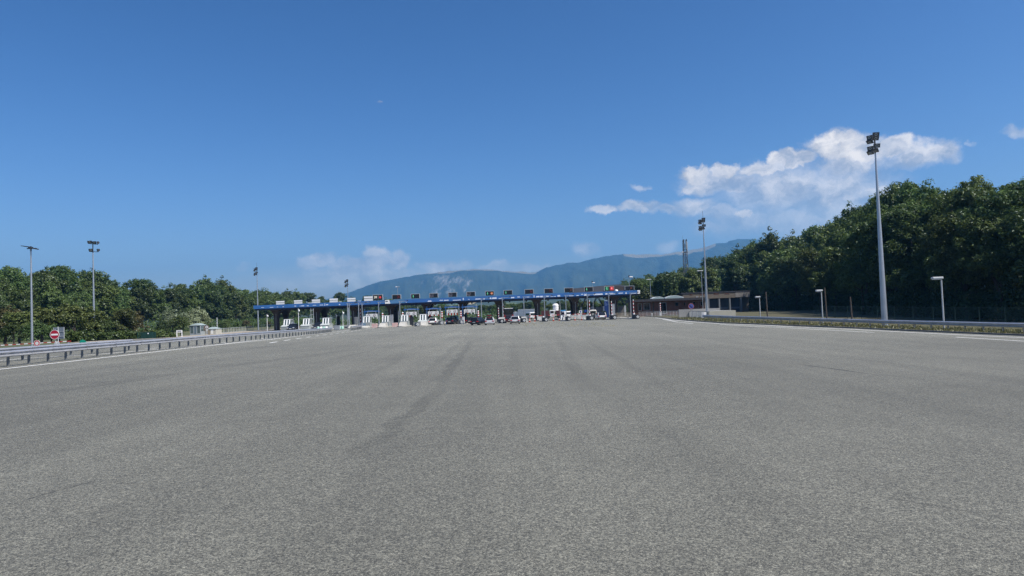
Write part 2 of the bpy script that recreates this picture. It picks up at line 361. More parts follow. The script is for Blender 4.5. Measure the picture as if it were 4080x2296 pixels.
def asphalt():
    m = bpy.data.materials.new('asphalt'); m.use_nodes = True; nt = m.node_tree; b = nt.nodes['Principled BSDF']
    t = nt.nodes.new('ShaderNodeTexCoord'); P_ = t.outputs['Object']
    def vor(scale, rnd=1.0):
        v = nt.nodes.new('ShaderNodeTexVoronoi'); v.inputs['Scale'].default_value = scale; v.inputs['Randomness'].default_value = rnd
        nt.links.new(P_, v.inputs['Vector']); return v
    v1 = vor(88.0); v2 = vor(42.0)
    s1 = nt.nodes.new('ShaderNodeSeparateColor'); nt.links.new(v1.outputs['Color'], s1.inputs[0])
    s2 = nt.nodes.new('ShaderNodeSeparateColor'); nt.links.new(v2.outputs['Color'], s2.inputs[0])
    chip = mth(nt, 'POWER', s1.outputs[0], 1.7)
    chip = mth(nt, 'MULTIPLY_ADD', mth(nt, 'POWER', s2.outputs[1], 2.2), 0.55, mth(nt, 'MULTIPLY', chip, 0.75))
    pits = mrange(nt, v1.outputs['Distance'], 0.25, 0.75, 1.0, 0.45)
    chip = mth(nt, 'MULTIPLY', chip, pits)
    stones = mixc(nt, mth(nt, 'MULTIPLY', chip, 1.0, clamp=True), (.036, .0365, .0305), (.338, .330, .262))
    # wear: paving lanes, patches, tyre lines, seams (shapes of the surface), plus painted grazing brightness
    sx = nt.nodes.new('ShaderNodeSeparateXYZ'); nt.links.new(P_, sx.inputs[0])
    big = noise(nt, P_, .09, 4.0, .55); med = noise(nt, P_, .6, 5.0, .6); fine = noise(nt, P_, 6.0, 4.0, .6)
    st = noise(nt, vmt(nt, 'MULTIPLY', P_, (.55, .022, 1)), 1.0, 4.0, .6)
    wob = mth(nt, 'MULTIPLY', mth(nt, 'SUBTRACT', noise(nt, vmt(nt, 'MULTIPLY', P_, (.02, .03, 1)), 1.0, 2.0).outputs['Fac'], .5), 5.0)
    jit = mth(nt, 'MULTIPLY', mth(nt, 'SUBTRACT', med.outputs['Fac'], .5), .5)
    lane = mth(nt, 'ADD', mth(nt, 'ADD', mth(nt, 'MULTIPLY', sx.outputs[0], 1.0), wob), mth(nt, 'ADD', jit, 40.0))
    lane = mth(nt, 'MULTIPLY', lane, 1 / 5.3)
    wn = nt.nodes.new('ShaderNodeTexWhiteNoise'); wn.noise_dimensions = '1D'; nt.links.new(mth(nt, 'FLOOR', lane), wn.inputs['W'])
    fr = mth(nt, 'FRACT', lane); seam = mrange(nt, mth(nt, 'ABSOLUTE', mth(nt, 'SUBTRACT', fr, .5)), .488, .499, 0, 1)
    seam = mth(nt, 'MULTIPLY', seam, mrange(nt, big.outputs['Fac'], .42, .62, 0.0, 1.0))
    f = mrange(nt, big.outputs['Fac'], .3, .7, .86, 1.10)
    f = mth(nt, 'MULTIPLY', f, mrange(nt, med.outputs['Fac'], .3, .7, .93, 1.06))
    f = mth(nt, 'MULTIPLY', f, mrange(nt, st.outputs['Fac'], .35, .7, 1.06, .87))
    f = mth(nt, 'MULTIPLY', f, mrange(nt, wn.outputs['Value'], 0, 1, .92, 1.06))
    f = mth(nt, 'MULTIPLY', f, mrange(nt, fine.outputs['Fac'], .3, .7, .9, 1.1))
    f = mth(nt, 'MULTIPLY', f, mrange(nt, mth(nt, 'ADD', sx.outputs[1], mth(nt, 'MULTIPLY', wob, 6.0)), 12, 85, .97, 1.34, True))   # grazing-view brightening painted into the base colour, paler towards the toll
    f = mth(nt, 'MULTIPLY', f, mth(nt, 'SUBTRACT', 1.0, mth(nt, 'MULTIPLY', seam, .16)))
    def streak(a, bb, wd, amt):                        # an oil stain or skid of its own shape between two ground points
        nonlocal f
        a = Vector((a.x, a.y, 0)); bb = Vector((bb.x, bb.y, 0)); d = bb - a; L = d.length; d.normalize(); n_ = Vector((-d.y, d.x, 0))
        rel = vmt(nt, 'SUBTRACT', P_, tuple(a))
        u = mth(nt, 'MULTIPLY', vmt(nt, 'DOT_PRODUCT', rel, tuple(d)), 1 / L); q = vmt(nt, 'DOT_PRODUCT', rel, tuple(n_))
        q = mth(nt, 'ADD', q, mth(nt, 'MULTIPLY', mth(nt, 'SUBTRACT', med.outputs['Fac'], .5), wd * 3))
        k = mth(nt, 'MULTIPLY', mrange(nt, mth(nt, 'ABSOLUTE', q), wd * .4, wd, 1, 0, True),
                mrange(nt, mth(nt, 'ABSOLUTE', mth(nt, 'SUBTRACT', u, .5)), .25, .5, 1, 0, True))
        k = mth(nt, 'MULTIPLY', k, mrange(nt, fine.outputs['Fac'], .38, .6, .2, 1))
        f = mth(nt, 'MULTIPLY', f, mth(nt, 'SUBTRACT', 1.0, mth(nt, 'MULTIPLY', k, amt)))
    for pa, pb, wd, amt in (((3160, 1449), (3480, 1492), .17, .7), ((1290, 1440), (1500, 1393), .14, .4), ((3350, 1478), (3700, 1512), .10, .28), ((0, 1590), (760, 1478), .9, .22), ((700, 1486), (1480, 1386), .8, .22),
                            ((1330, 1900), (1760, 1540), .35, .30), ((1700, 1600), (1885, 1350), .36, .30), ((1560, 1600), (1850, 1350), .30, .16), ((2380, 1600), (2220, 1345), .45, .18), ((2900, 1700), (2330, 1350), .40, .14),
                            ((1000, 1760), (1640, 1400), .5, .14), ((2060, 1800), (2040, 1350), .5, .12), ((2560, 1340), (2900, 1350), .35, .2), ((40, 2010), (420, 1905), .05, .5), ((420, 1905), (900, 1845), .035, .4),
                            ((3400, 1960), (4000, 2060), .06, .35), ((2300, 1400), (3100, 1420), .25, .12), ((600, 1420), (1200, 1372), .5, .18)):
        streak(G(*pa), G(*pb), wd * .85, min(.8, amt * 1.15))
    sc_ = nt.nodes.new('ShaderNodeVectorMath'); sc_.operation = 'SCALE'; nt.links.new(stones, sc_.inputs[0]); nt.links.new(f, sc_.inputs['Scale'])
    nt.links.new(sc_.outputs[0], b.inputs['Base Color']); b.inputs['Roughness'].default_value = .82; b.inputs['Specular IOR Level'].default_value = .4; b.inputs['Sheen Weight'].default_value = .06
    bp = nt.nodes.new('ShaderNodeBump'); bp.inputs['Strength'].default_value = .55; bp.inputs['Distance'].default_value = .012
    nt.links.new(v1.outputs['Distance'], bp.inputs['Height']); bp.invert = True; nt.links.new(bp.outputs[0], b.inputs['Normal'])
    return m
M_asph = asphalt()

def grid_mesh(name, ys, xf, z_f, material, ncol=24, kind='structure', parent=None):
    vs = []; fs = []
    for y in ys:
        a, b = xf(y)
        for i in range(ncol + 1):
            x = a + (b - a) * i / ncol; vs.append((x, y, z_f(x, y)))
    n = ncol + 1
    for j in range(len(ys) - 1):
        for i in range(ncol): fs.append((j * n + i, j * n + i + 1, (j + 1) * n + i + 1, (j + 1) * n + i))
    me = bpy.data.meshes.new(name); me.from_pydata(vs, [], fs); me.materials.append(material)
    me.polygons.foreach_set('use_smooth', [True] * len(me.polygons))
    o = bpy.data.objects.new(name, me); COL.objects.link(o)
    if parent: o.parent = parent
    else: o['kind'] = kind
    return o
# ground to the horizon
M_ground = mat('meadow_soil', (.075, .085, .032), .95, 0, .3, .08, col2=(.16, .14, .075), thr=(.5, .72), bump=.3)
gx = sorted(set([-4000, -2500, -1500, -900, -600, -420] + list(range(-300, 301, 12)) + [420, 600, 900, 1500, 2500, 4000]))
gy = sorted(set([-400, -200, -100] + list(range(-60, 421, 12)) + [500, 650, 800, 1000, 1500, 2200, 3300, 4500]))
vs = [(x, y, gz(x, y) - (.10 if -80 < x < 80 and y < 400 else .02)) for y in gy for x in gx]
n_ = len(gx); fs = [(j * n_ + i, j * n_ + i + 1, (j + 1) * n_ + i + 1, (j + 1) * n_ + i) for j in range(len(gy) - 1) for i in range(n_ - 1)]
struct('ground', MB().add(vs, fs), M_ground, smooth=True)
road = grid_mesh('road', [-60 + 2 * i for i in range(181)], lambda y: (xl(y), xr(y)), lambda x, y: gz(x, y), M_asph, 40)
# right verge and its kerb
def vz(x, y): return gz(x, y) + .12
M_verge = mat('dry_verge', (.10, .085, .042), .95, 0, .3, 1.6, col2=(.055, .06, .022), thr=(.42, .62), bump=.4)
grid_mesh('verge', [-60 + 3 * i for i in range(121)], lambda y: (xr(y) + .16, 95), vz, M_verge, 20)
def ribbon(name, pts, wd, dz, material, parent=None, height=0.0, step=1.5, z_f=gz):
    pts = [Vector((p[0], p[1], 0)) for p in pts]; q = []
    for a, b in zip(pts, pts[1:]):
        k = max(1, int((b - a).length / step)); q += [a.lerp(b, i / k) for i in range(k)]
    q.append(pts[-1]); L = []; Rr = []
    for i, p in enumerate(q):
        d = (q[min(i + 1, len(q) - 1)] - q[max(i - 1, 0)]).normalized(); n = Vector((-d.y, d.x, 0))
        L.append(p + n * wd / 2); Rr.append(p - n * wd / 2)
    mb = MB(); N = len(q)
    def zz(p, e): return (p.x, p.y, z_f(p.x, p.y) + e)
    if height:
        mb.add([zz(p, -.05) for p in L] + [zz(p, height) for p in L] + [zz(p, height) for p in Rr] + [zz(p, -.05) for p in Rr],
               [f for i in range(N - 1) for f in ((i, i + 1, N + i + 1, N + i), (N + i, N + i + 1, 2 * N + i + 1, 2 * N + i), (2 * N + i, 2 * N + i + 1, 3 * N + i + 1, 3 * N + i))])
    else:
        mb.add([zz(p, dz) for p in L] + [zz(p, dz) for p in Rr], [(i, i + 1, N + i + 1, N + i) for i in range(N - 1)])
    o = part(name, mb, material, parent)
    if parent is None: o['kind'] = 'structure'
    return o
ribbon('kerb', [(xr(y) + .085, y) for y in range(-60, 290, 3)], .17, 0, M_kerb, None, .13)
# beige footpath beyond the far carriageway
grid_mesh('footpath', [70 + 2 * i for i in range(61)], lambda y: (xl(y) - (2.5 if y < 105 else 7.5), xl(y) - .16), lambda x, y: gz(x, y) + .10, M_path, 6)
ribbon('kerb', [(xl(y) - .08, y) for y in range(-60, 200, 3)], .16, 0, M_kerb, None, .115)
# painted markings: pieces of the road
lead = [(-24.0 + .0, 10), (-24.1, 20)] + [G(*p) for p in ((0, 1472), (641, 1400), (1080, 1353), (1300, 1326.7), (1432, 1309.5))]
ribbon('edge_line', lead, .20, .006, M_line, road)
dl0, dl1 = G(1075, 1367), G(1442, 1314)
dd = (dl1 - dl0); n_d = 13
for i in range(n_d):
    a = dl0 + dd * (i / n_d); b = dl0 + dd * ((i + .5) / n_d); ribbon('lane_dash', [a, b], .22, .006, M_line, road)
ribbon('guide_line', [G(1455, 1312), G(1490, 1307)], .2, .006, M_line, road)
far_off = [G(0, 1438), G(120, 1428), G(420, 1411), G(900, 1371), G(1150, 1342)]
ribbon('far_edge_line', [(p.x - .2, p.y) for p in far_off], .16, .006, M_line, road)
for a, b in (((575, 1391), (625, 1387)), ((800, 1374), (835, 1371.5)), ((880, 1367), (905, 1364)), ((960, 1357), (985, 1354.5)), ((1040, 1350), (1062, 1347))):
    ribbon('lane_dash', [G(*a), G(*b)], .18, .006, M_line, road)
rl = [(37.4, 5), (37.4, 30)] + [G(*p) for p in ((4080, 1346), (3676, 1327.5), (3400, 1313), (3176, 1304), (3060, 1297), (2870, 1290.5), (2761, 1283), (2674, 1276), (2610, 1266))]
ribbon('edge_line', rl, .26, .006, M_line, road)
r2 = [G(*p) for p in ((3483, 1325.3), (3300, 1315.5), (3120, 1306), (2947, 1298), (2870, 1293.5))]
ribbon('inner_line', r2, .20, .006, M_line, road)
ribbon('inner_line', [(35.6, 15), (36.1, 30)] + [G(4080, 1360), G(3808, 1344)], .2, .006, M_line, road)
ribbon('inner_line', [G(2761, 1290), G(2700, 1284), G(2640, 1273)], .2, .006, M_line, road)

# ------------------------------------------------------------------ mountain and foothills
ridge = [(-1200, 1330), (0, 1306), (700, 1272), (1100, 1232), (1300, 1192), (1384, 1166), (1443, 1147), (1498, 1125.5), (1595, 1106.5), (1688, 1093), (1770, 1084.5), (1824, 1077.5),
         (1905, 1075.5), (1987, 1080), (2134, 1086), (2177, 1068.5), (2220, 1057.5), (2280, 1044), (2300, 1046), (2393, 1026), (2486, 1012), (2556, 1017), (2626, 1014.5),
         (2719, 1003), (2812, 986.7), (2850, 972.8), (2896, 968), (2924, 956.5), (2975, 953), (3045, 956.5), (3300, 962), (3700, 990), (4300, 1040), (5400, 1120)]
def vnoise(x, y, seed=0):
    def h(i, j): return (math.sin(i * 127.1 + j * 311.7 + seed * 74.7) * 43758.5453) % 1.0
    i, j = math.floor(x), math.floor(y); fx, fy = x - i, y - j; fx = fx * fx * (3 - 2 * fx); fy = fy * fy * (3 - 2 * fy)
    return (h(i, j) * (1 - fx) + h(i + 1, j) * fx) * (1 - fy) + (h(i, j + 1) * (1 - fx) + h(i + 1, j + 1) * fx) * fy
YB, YC = 3600.0, 6200.0
cols = [(-1200 + 24 * i) for i in range(80)] + [720 + 8 * i for i in range(320)] + [3280 + 24 * i for i in range(86)]; rows = [i / 36 for i in range(37)] + [1.15, 1.4]
rock_blobs = [(1720, 1130, 28, 40, .5), (1765, 1120, 60, 42, .9), (1830, 1120, 45, 30, .9), (1745, 1165, 40, 22, .9), (1790, 1165, 40, 25, .8), (1860, 1125, 30, 45, .8), (1845, 1150, 30, 25, .7),
              (1680, 1125, 22, 26, .6), (1630, 1120, 14, 20, .35), (1890, 1112, 20, 30, .4), (1600, 1150, 30, 20, .3), (1700, 1175, 30, 14, .5), (1945, 1100, 30, 16, .25), (2345, 1075, 10, 20, .3)]
mv = []; rk = []; md = []
for r in rows:
    for px in cols:
        top = lerp_tab(ridge, px)
        c = at(px, top, YC); Y = YB + (YC - YB) * r
        if r <= 1:
            prof = .10 * r + .90 * r ** 1.35
            if 1500 < px < 2000: prof = .62 * prof + .38 * sstep(.45, .8, r)
            z = max(c.z, 6) * prof
            g_ = (vnoise(px / 62, r * 3, 1) - .5) * .16 + (vnoise(px / 23, r * 7, 2) - .5) * .07 + (vnoise(px / 9, r * 16, 3) - .5) * .03
            z += max(c.z, 6) * g_ * math.sin(math.pi * min(1, r)) ** .7
            if r == 1: z += (vnoise(px / 17, 1, 5) - .4) * 9 + (vnoise(px / 61, 2, 6) - .5) * 8
        else:
            z = max(c.z, 6) * (1 - (r - 1) * .9)
        x = at(px, top, Y).x
        mv.append((x, Y, z))
        py = CY + 0  # picture height of this vertex, to place the cliffs on the mountain side
        d = Vector((x, Y, z - H)); lc = RM.transposed() @ d; ppx = CX + lc.x / -lc.z * FPX; ppy = CY - lc.y / -lc.z * FPX
        rk.append(max([0] + [a * max(0, 1 - math.hypot((ppx - bx_) / sx_, (ppy - by_) / sy_)) ** .5 for bx_, by_, sx_, sy_, a in rock_blobs]))
        m_ = 0
        if .965 < r <= 1.2 and (1690 < px < 2140 or 2480 < px < 2850): m_ = 1
        if .94 < r < .97 and (2700 < px < 2850 or 1740 < px < 1900): m_ = .7
        md.append(m_)
n_ = len(cols)
me = bpy.data.meshes.new('mountain'); me.from_pydata(mv, [], [(j * n_ + i, j * n_ + i + 1, (j + 1) * n_ + i + 1, (j + 1) * n_ + i) for j in range(len(rows) - 1) for i in range(n_ - 1)])
for nm, arr in (('rock', rk), ('meadow', md)):
    a_ = me.attributes.new(nm, 'FLOAT', 'POINT'); a_.data.foreach_set('value', arr)
me.polygons.foreach_set('use_smooth', [True] * len(me.polygons))
def mountain_mat():
    m = bpy.data.materials.new('mountain_forest_and_rock'); m.use_nodes = True; nt = m.node_tree; b = nt.nodes['Principled BSDF']
    t = nt.nodes.new('ShaderNodeTexCoord'); P_ = t.outputs['Object']
    nf = noise(nt, vmt(nt, 'MULTIPLY', P_, (1.0, .35, 1.3)), .009, 7, .68); ns = noise(nt, vmt(nt, 'MULTIPLY', P_, (.03, .004, .012)), 1.0, 5, .65); nb = noise(nt, P_, .0022, 4, .5)
    forest = mixc(nt, nf.outputs['Fac'], (.004, .010, .005), (.075, .09, .04))
    rock = mixc(nt, ns.outputs['Fac'], (.10, .10, .085), (.40, .38, .33))
    a1 = nt.nodes.new('ShaderNodeAttribute'); a1.attribute_name = 'rock'; a2 = nt.nodes.new('ShaderNodeAttribute'); a2.attribute_name = 'meadow'
    k = mth(nt, 'MULTIPLY_ADD', a1.outputs['Fac'], 1.0, mth(nt, 'MULTIPLY', mth(nt, 'SUBTRACT', ns.outputs['Fac'], .56), 2.0))
    c = mixc(nt, mrange(nt, k, .40, 1.0), forest, rock)
    c = mixc(nt, mrange(nt, mth(nt, 'MULTIPLY_ADD', a2.outputs['Fac'], 1.0, mth(nt, 'MULTIPLY', mth(nt, 'SUBTRACT', nf.outputs['Fac'], .5), 1.0)), .4, .7), c, (.22, .19, .11))
    nt.links.new(c, b.inputs['Base Color']); b.inputs['Roughness'].default_value = .95; b.inputs['Specular IOR Level'].default_value = .1
    bp = nt.nodes.new('ShaderNodeBump'); bp.inputs['Strength'].default_value = .8; bp.inputs['Distance'].default_value = 18.0
    nt.links.new(ns.outputs['Fac'], bp.inputs['Height']); nt.links.new(bp.outputs[0], b.inputs['Normal'])
    return m
me.materials.append(mountain_mat())
mo = bpy.data.objects.new('mountain', me); COL.objects.link(mo); mo['kind'] = 'structure'
# foothills with fields
def hz(x, y):
    t = sstep(650, 3300, y)
    return -1 + t * (58 + 16 * (vnoise(x / 420, y / 600, 8) - .5)) + 7 * (vnoise(x / 130, y / 170, 9) - .5) * t
hx = [-1600 + 40 * i for i in range(91)]; hy = [640 + 70 * i for i in range(44)]
hv = [(x, y, hz(x, y)) for y in hy for x in hx]; n_ = len(hx)
M_hill = mat('wooded_hill', (.022, .036, .014), .95, 0, .45, .02, col2=(.055, .075, .026), thr=(.46, .62), bump=.5)
struct('hills', MB().add(hv, [(j * n_ + i, j * n_ + i + 1, (j + 1) * n_ + i + 1, (j + 1) * n_ + i) for j in range(len(hy) - 1) for i in range(n_ - 1)]), M_hill, smooth=True)
M_straw = mat('stubble_field', (.34, .28, .14), .95, 0, .15, .03)
M_past = mat('pasture', (.085, .11, .035), .95, 0, .15, .03)
def field(name, x0, x1, y0, y1, material, sk=0):
    ys = [y0 + (y1 - y0) * i / 6 for i in range(7)]
    grid_mesh(name, ys, lambda y: (x0 + sk * (y - y0), x1 + sk * (y - y0)), lambda x, y: max(hz(x, y), gz(x, y)) + 1.6, material, 6)
field('stubble_field', X(1858, 1212, 1900), X(1890, 1212, 1900), 1760, 2450, M_straw)
field('stubble_field', X(1660, 1212, 2300), X(1690, 1212, 2300), 2150, 2500, M_straw)
field('pasture', X(1730, 1212, 1500), X(1790, 1212, 1500), 1380, 1900, M_past)
field('pasture', X(2010, 1212, 1600), X(2060, 1212, 1600), 1500, 1800, M_past)
# ================================================================== TOLL CANOPY
YF = 160.0
def zoff(x): return .0033 * (x + 59.0)
def shear(mb, base): mb.v = [(x, y, z + zoff(x + base.x)) for x, y, z in mb.v]; return mb
x0c, x1c = X(1010, 1225, YF), X(2549, 1164, YF)
cbase = Vector((0, 165, 0))
canopy = thing('toll_canopy', 'long blue-fronted toll plaza roof on a row of dark flared columns', 'toll canopy', cbase)
def cpart(name, mb, m, label=None, par=None, kind=None, smooth=False):
    mb.shift(-cbase); return part(name, shear(mb, cbase), m, par or canopy, label, smooth, kind=kind)
FZ0, FZ1, CD = 5.13, 5.95, 11.5
xt0, xt1, xw0 = X(1554, 1200, YF), X(1613, 1200, YF), X(1534, 1203, YF)
cpart('fascia', MB().bx(x0c, xw0, YF, YF + .12, FZ0, FZ1), M_blue)
cpart('fascia', MB().bx(xt1, x1c, YF, YF + .12, FZ0, FZ1), M_blue)
cpart('fascia', MB().bx(xt0, xt1, YF + .05, YF + .15, FZ0, FZ1 - .04), M_teal, 'faded turquoise fascia section missing its blue cover')
cpart('end_panel', MB().prism([(xw0, FZ0 + .03), (xt0 + .05, FZ0 + .03), (xt0 - .22, FZ1 + .06), (xw0, FZ1 + .02)], 'y', YF - .04, YF + .10), M_white, 'white panel with a dark hole at the fascia break')
cpart('hole', MB().disc(xw0 + .62, YF - .06, FZ1 - .25, .10, .03, 12), M_black)
xs_ = sorted([x0c + (x1c - x0c) * i / 17 for i in range(1, 17)])
cpart('fascia', MB().bx(x0c, x0c + .12, YF + .12, YF + CD, FZ0, FZ1), M_blue)
cpart('fascia', MB().bx(x1c - .12, x1c, YF + .12, YF + CD, FZ0, FZ1), M_blue)
cpart('fascia', MB().bx(x0c, x1c, YF + CD, YF + CD + .12, FZ0, FZ1), M_blue)
cpart('end_panel', MB().bx(x1c - 2.7, x1c - .02, YF - .03, YF - .003, FZ0 + .06, FZ1 - .06), M_fw) if False else None
cpart('end_panel', MB().bx(x1c - .55, x1c + .04, YF - .06, YF - .004, FZ0 + .02, FZ1 - .02), M_white, 'white panel closing the far end of the fascia')
for x in xs_: cpart('joint_strip', MB().bx(x - .02, x + .02, YF - .012, YF - .001, FZ0, FZ1), M_blue)
cpart('edge_beam', MB().bx(x0c + .3, x1c - .3, YF + .22, YF + .5, FZ0 - .36, FZ0 + .3), M_navy)
cpart('edge_beam', MB().bx(x0c + .3, x1c - .3, YF + CD - .5, YF + CD - .22, FZ0 - .36, FZ0 + .3), M_navy)
cpart('soffit', MB().bx(x0c + .13, x1c - .13, YF + .51, YF + CD - .51, FZ0 - .04, FZ0 + .04), M_soffit)
cpart('roof', MB().bx(x0c + .13, x1c - .13, YF + .13, YF + CD - .01, FZ1 - .25, FZ1 - .12), M_roof)
K = .10347
gr = [((1000, 1170), [(390, 500, 530, 548), (725, 870, 522, 540), (995, 1050, 510, 522), (1215, 1265, 495, 520), (1670, 1745, 470, 495), (1870, 1930, 470, 485)]),
      ((1180, 1170), [(190, 310, 455, 488), (410, 500, 458, 482), (635, 770, 445, 462), (890, 1040, 430, 455), (1090, 1110, 380, 470), (1140, 1235, 415, 445), (1640, 1700, 400, 440)]),
      ((1540, 1160), [(740, 780, 425, 445), (1575, 1740, 365, 412)]),
      ((1720, 1160), [(295, 440, 340, 370), (465, 655, 335, 375), (810, 1125, 335, 365), (1200, 1235, 265, 350), (1395, 1465, 310, 330), (1665, 1885, 285, 325)]),
      ((1880, 1160), [(440, 495, 275, 325), (680, 760, 250, 305), (770, 950, 240, 305), (1020, 1160, 275, 300), (1500, 1640, 230, 275), (1750, 1855, 215, 245)]),
      ((2060, 1160), [(370, 470, 210, 245), (640, 670, 160, 245), (720, 865, 190, 240), (880, 1005, 180, 240), (1105, 1220, 175, 225), (1285, 1420, 205, 222), (1430, 1500, 200, 220), (1555, 1665, 150, 212)]),
      ((2240, 1140), [(260, 435, 370, 390), (545, 640, 350, 380), (720, 815, 305, 335), (840, 940, 295, 375), (1000, 1060, 335, 355), (1200, 1565, 295, 345), (1655, 1740, 275, 330)]),
      ((2420, 1140), [(60, 230, 268, 288), (100, 300, 292, 318), (425, 605, 262, 290), (690, 745, 240, 305), (900, 1120, 285, 300)])]
gi = 0
for (ox, oy), rows_ in gr:
    for a, b, c, d in rows_:
        gi += 1
        p0 = at(ox + a * K, oy + d * K, YF); p1 = at(ox + b * K, oy + c * K, YF); pm = at(ox + (a + b) / 2 * K, oy + (c + d) / 2 * K, YF)
        hh = (d - c) * K * YF / FPX / 2; zc = pm.z - zoff(pm.x); zb, zt = max(FZ0 + .02, zc - hh), min(FZ1 - .02, zc + hh)
        if zt - zb < .06: zb, zt = zc - .04, zc + .04
        wx = p1.x - p0.x; sh = rng.uniform(0, .3) * min(wx, .8); s2 = rng.uniform(0, .25) * min(wx, .8); dz1 = rng.uniform(0, .25) * (zt - zb)
        y_ = YF - .014 - .0004 * (gi % 7)
        poly = [(p0.x, zb), (p1.x, zb), (p1.x - s2, zt), ((p0.x + p1.x) / 2, zt - dz1), (p0.x + sh, zt)]
        cpart('fascia_print', MB().prism(poly, 'y', y_, YF - .001), M_fw)
# columns: a pair of trumpet legs under each bay
col_px = [1102, 1263, 1411, 1557, 1699, 1842, 1988, 2142, 2292, 2451]
ZT = FZ0 - .30
def leg_mb(x, y, inner):                               # inner = +1 flares far to the back, -1 far to the front
    mb = MB(); rings = []
    hw = .53
    zs = [0, 1.5, ZT - 2.0] + [ZT - 2.0 * (1 - math.sin(math.pi / 2 * i / 8)) for i in range(1, 9)]
    def ring(z, e, ei, eo):
        yb, yf_ = (hw + e * ei, hw + e * eo) if inner > 0 else (hw + e * eo, hw + e * ei)
        ex = hw + e * .95; c = .10
        pts = [(-ex + c, -yf_), (ex - c, -yf_), (ex, -yf_ + c), (ex, yb - c), (ex - c, yb), (-ex + c, yb), (-ex, yb - c), (-ex, -yf_ + c)]
        return [(x + a, y + b, z) for a, b in pts]
    for i, z in enumerate(zs):
        t = max(0.0, (z - (ZT - 2.0)) / 2.0); e = 1 - math.sqrt(max(0, 1 - t * t))
        rings.append(ring(z, e, 2.75, .9))
    mb.loft(rings); return mb
for i, px in enumerate(col_px):
    xf = X(px, 1235, 163.2)
    cpart('column', leg_mb(xf, 163.2, +1), M_brown)
    cpart('column', leg_mb(xf, 169.8, -1), M_brown)
    cpart('downpipe', MB().tube([(xf + .02, 163.2 - .62, .1), (xf + .02, 163.2 - .62, ZT - .75)], .055, 8), M_grey)
    if i < 9:
        xm = (xf + X(col_px[i + 1], 1235, 163.2)) / 2
        for k in (-.42, .42):
            xx = xm + k * 4.6
            l = cpart('lane_lamp', MB().tube([(xx, 162.0, FZ0 - .02), (xx, 162.0, FZ0 - .5)], .04, 6).rbox(xx, 162.0, FZ0 - .62, .32, .35, .26, .04), M_dark)
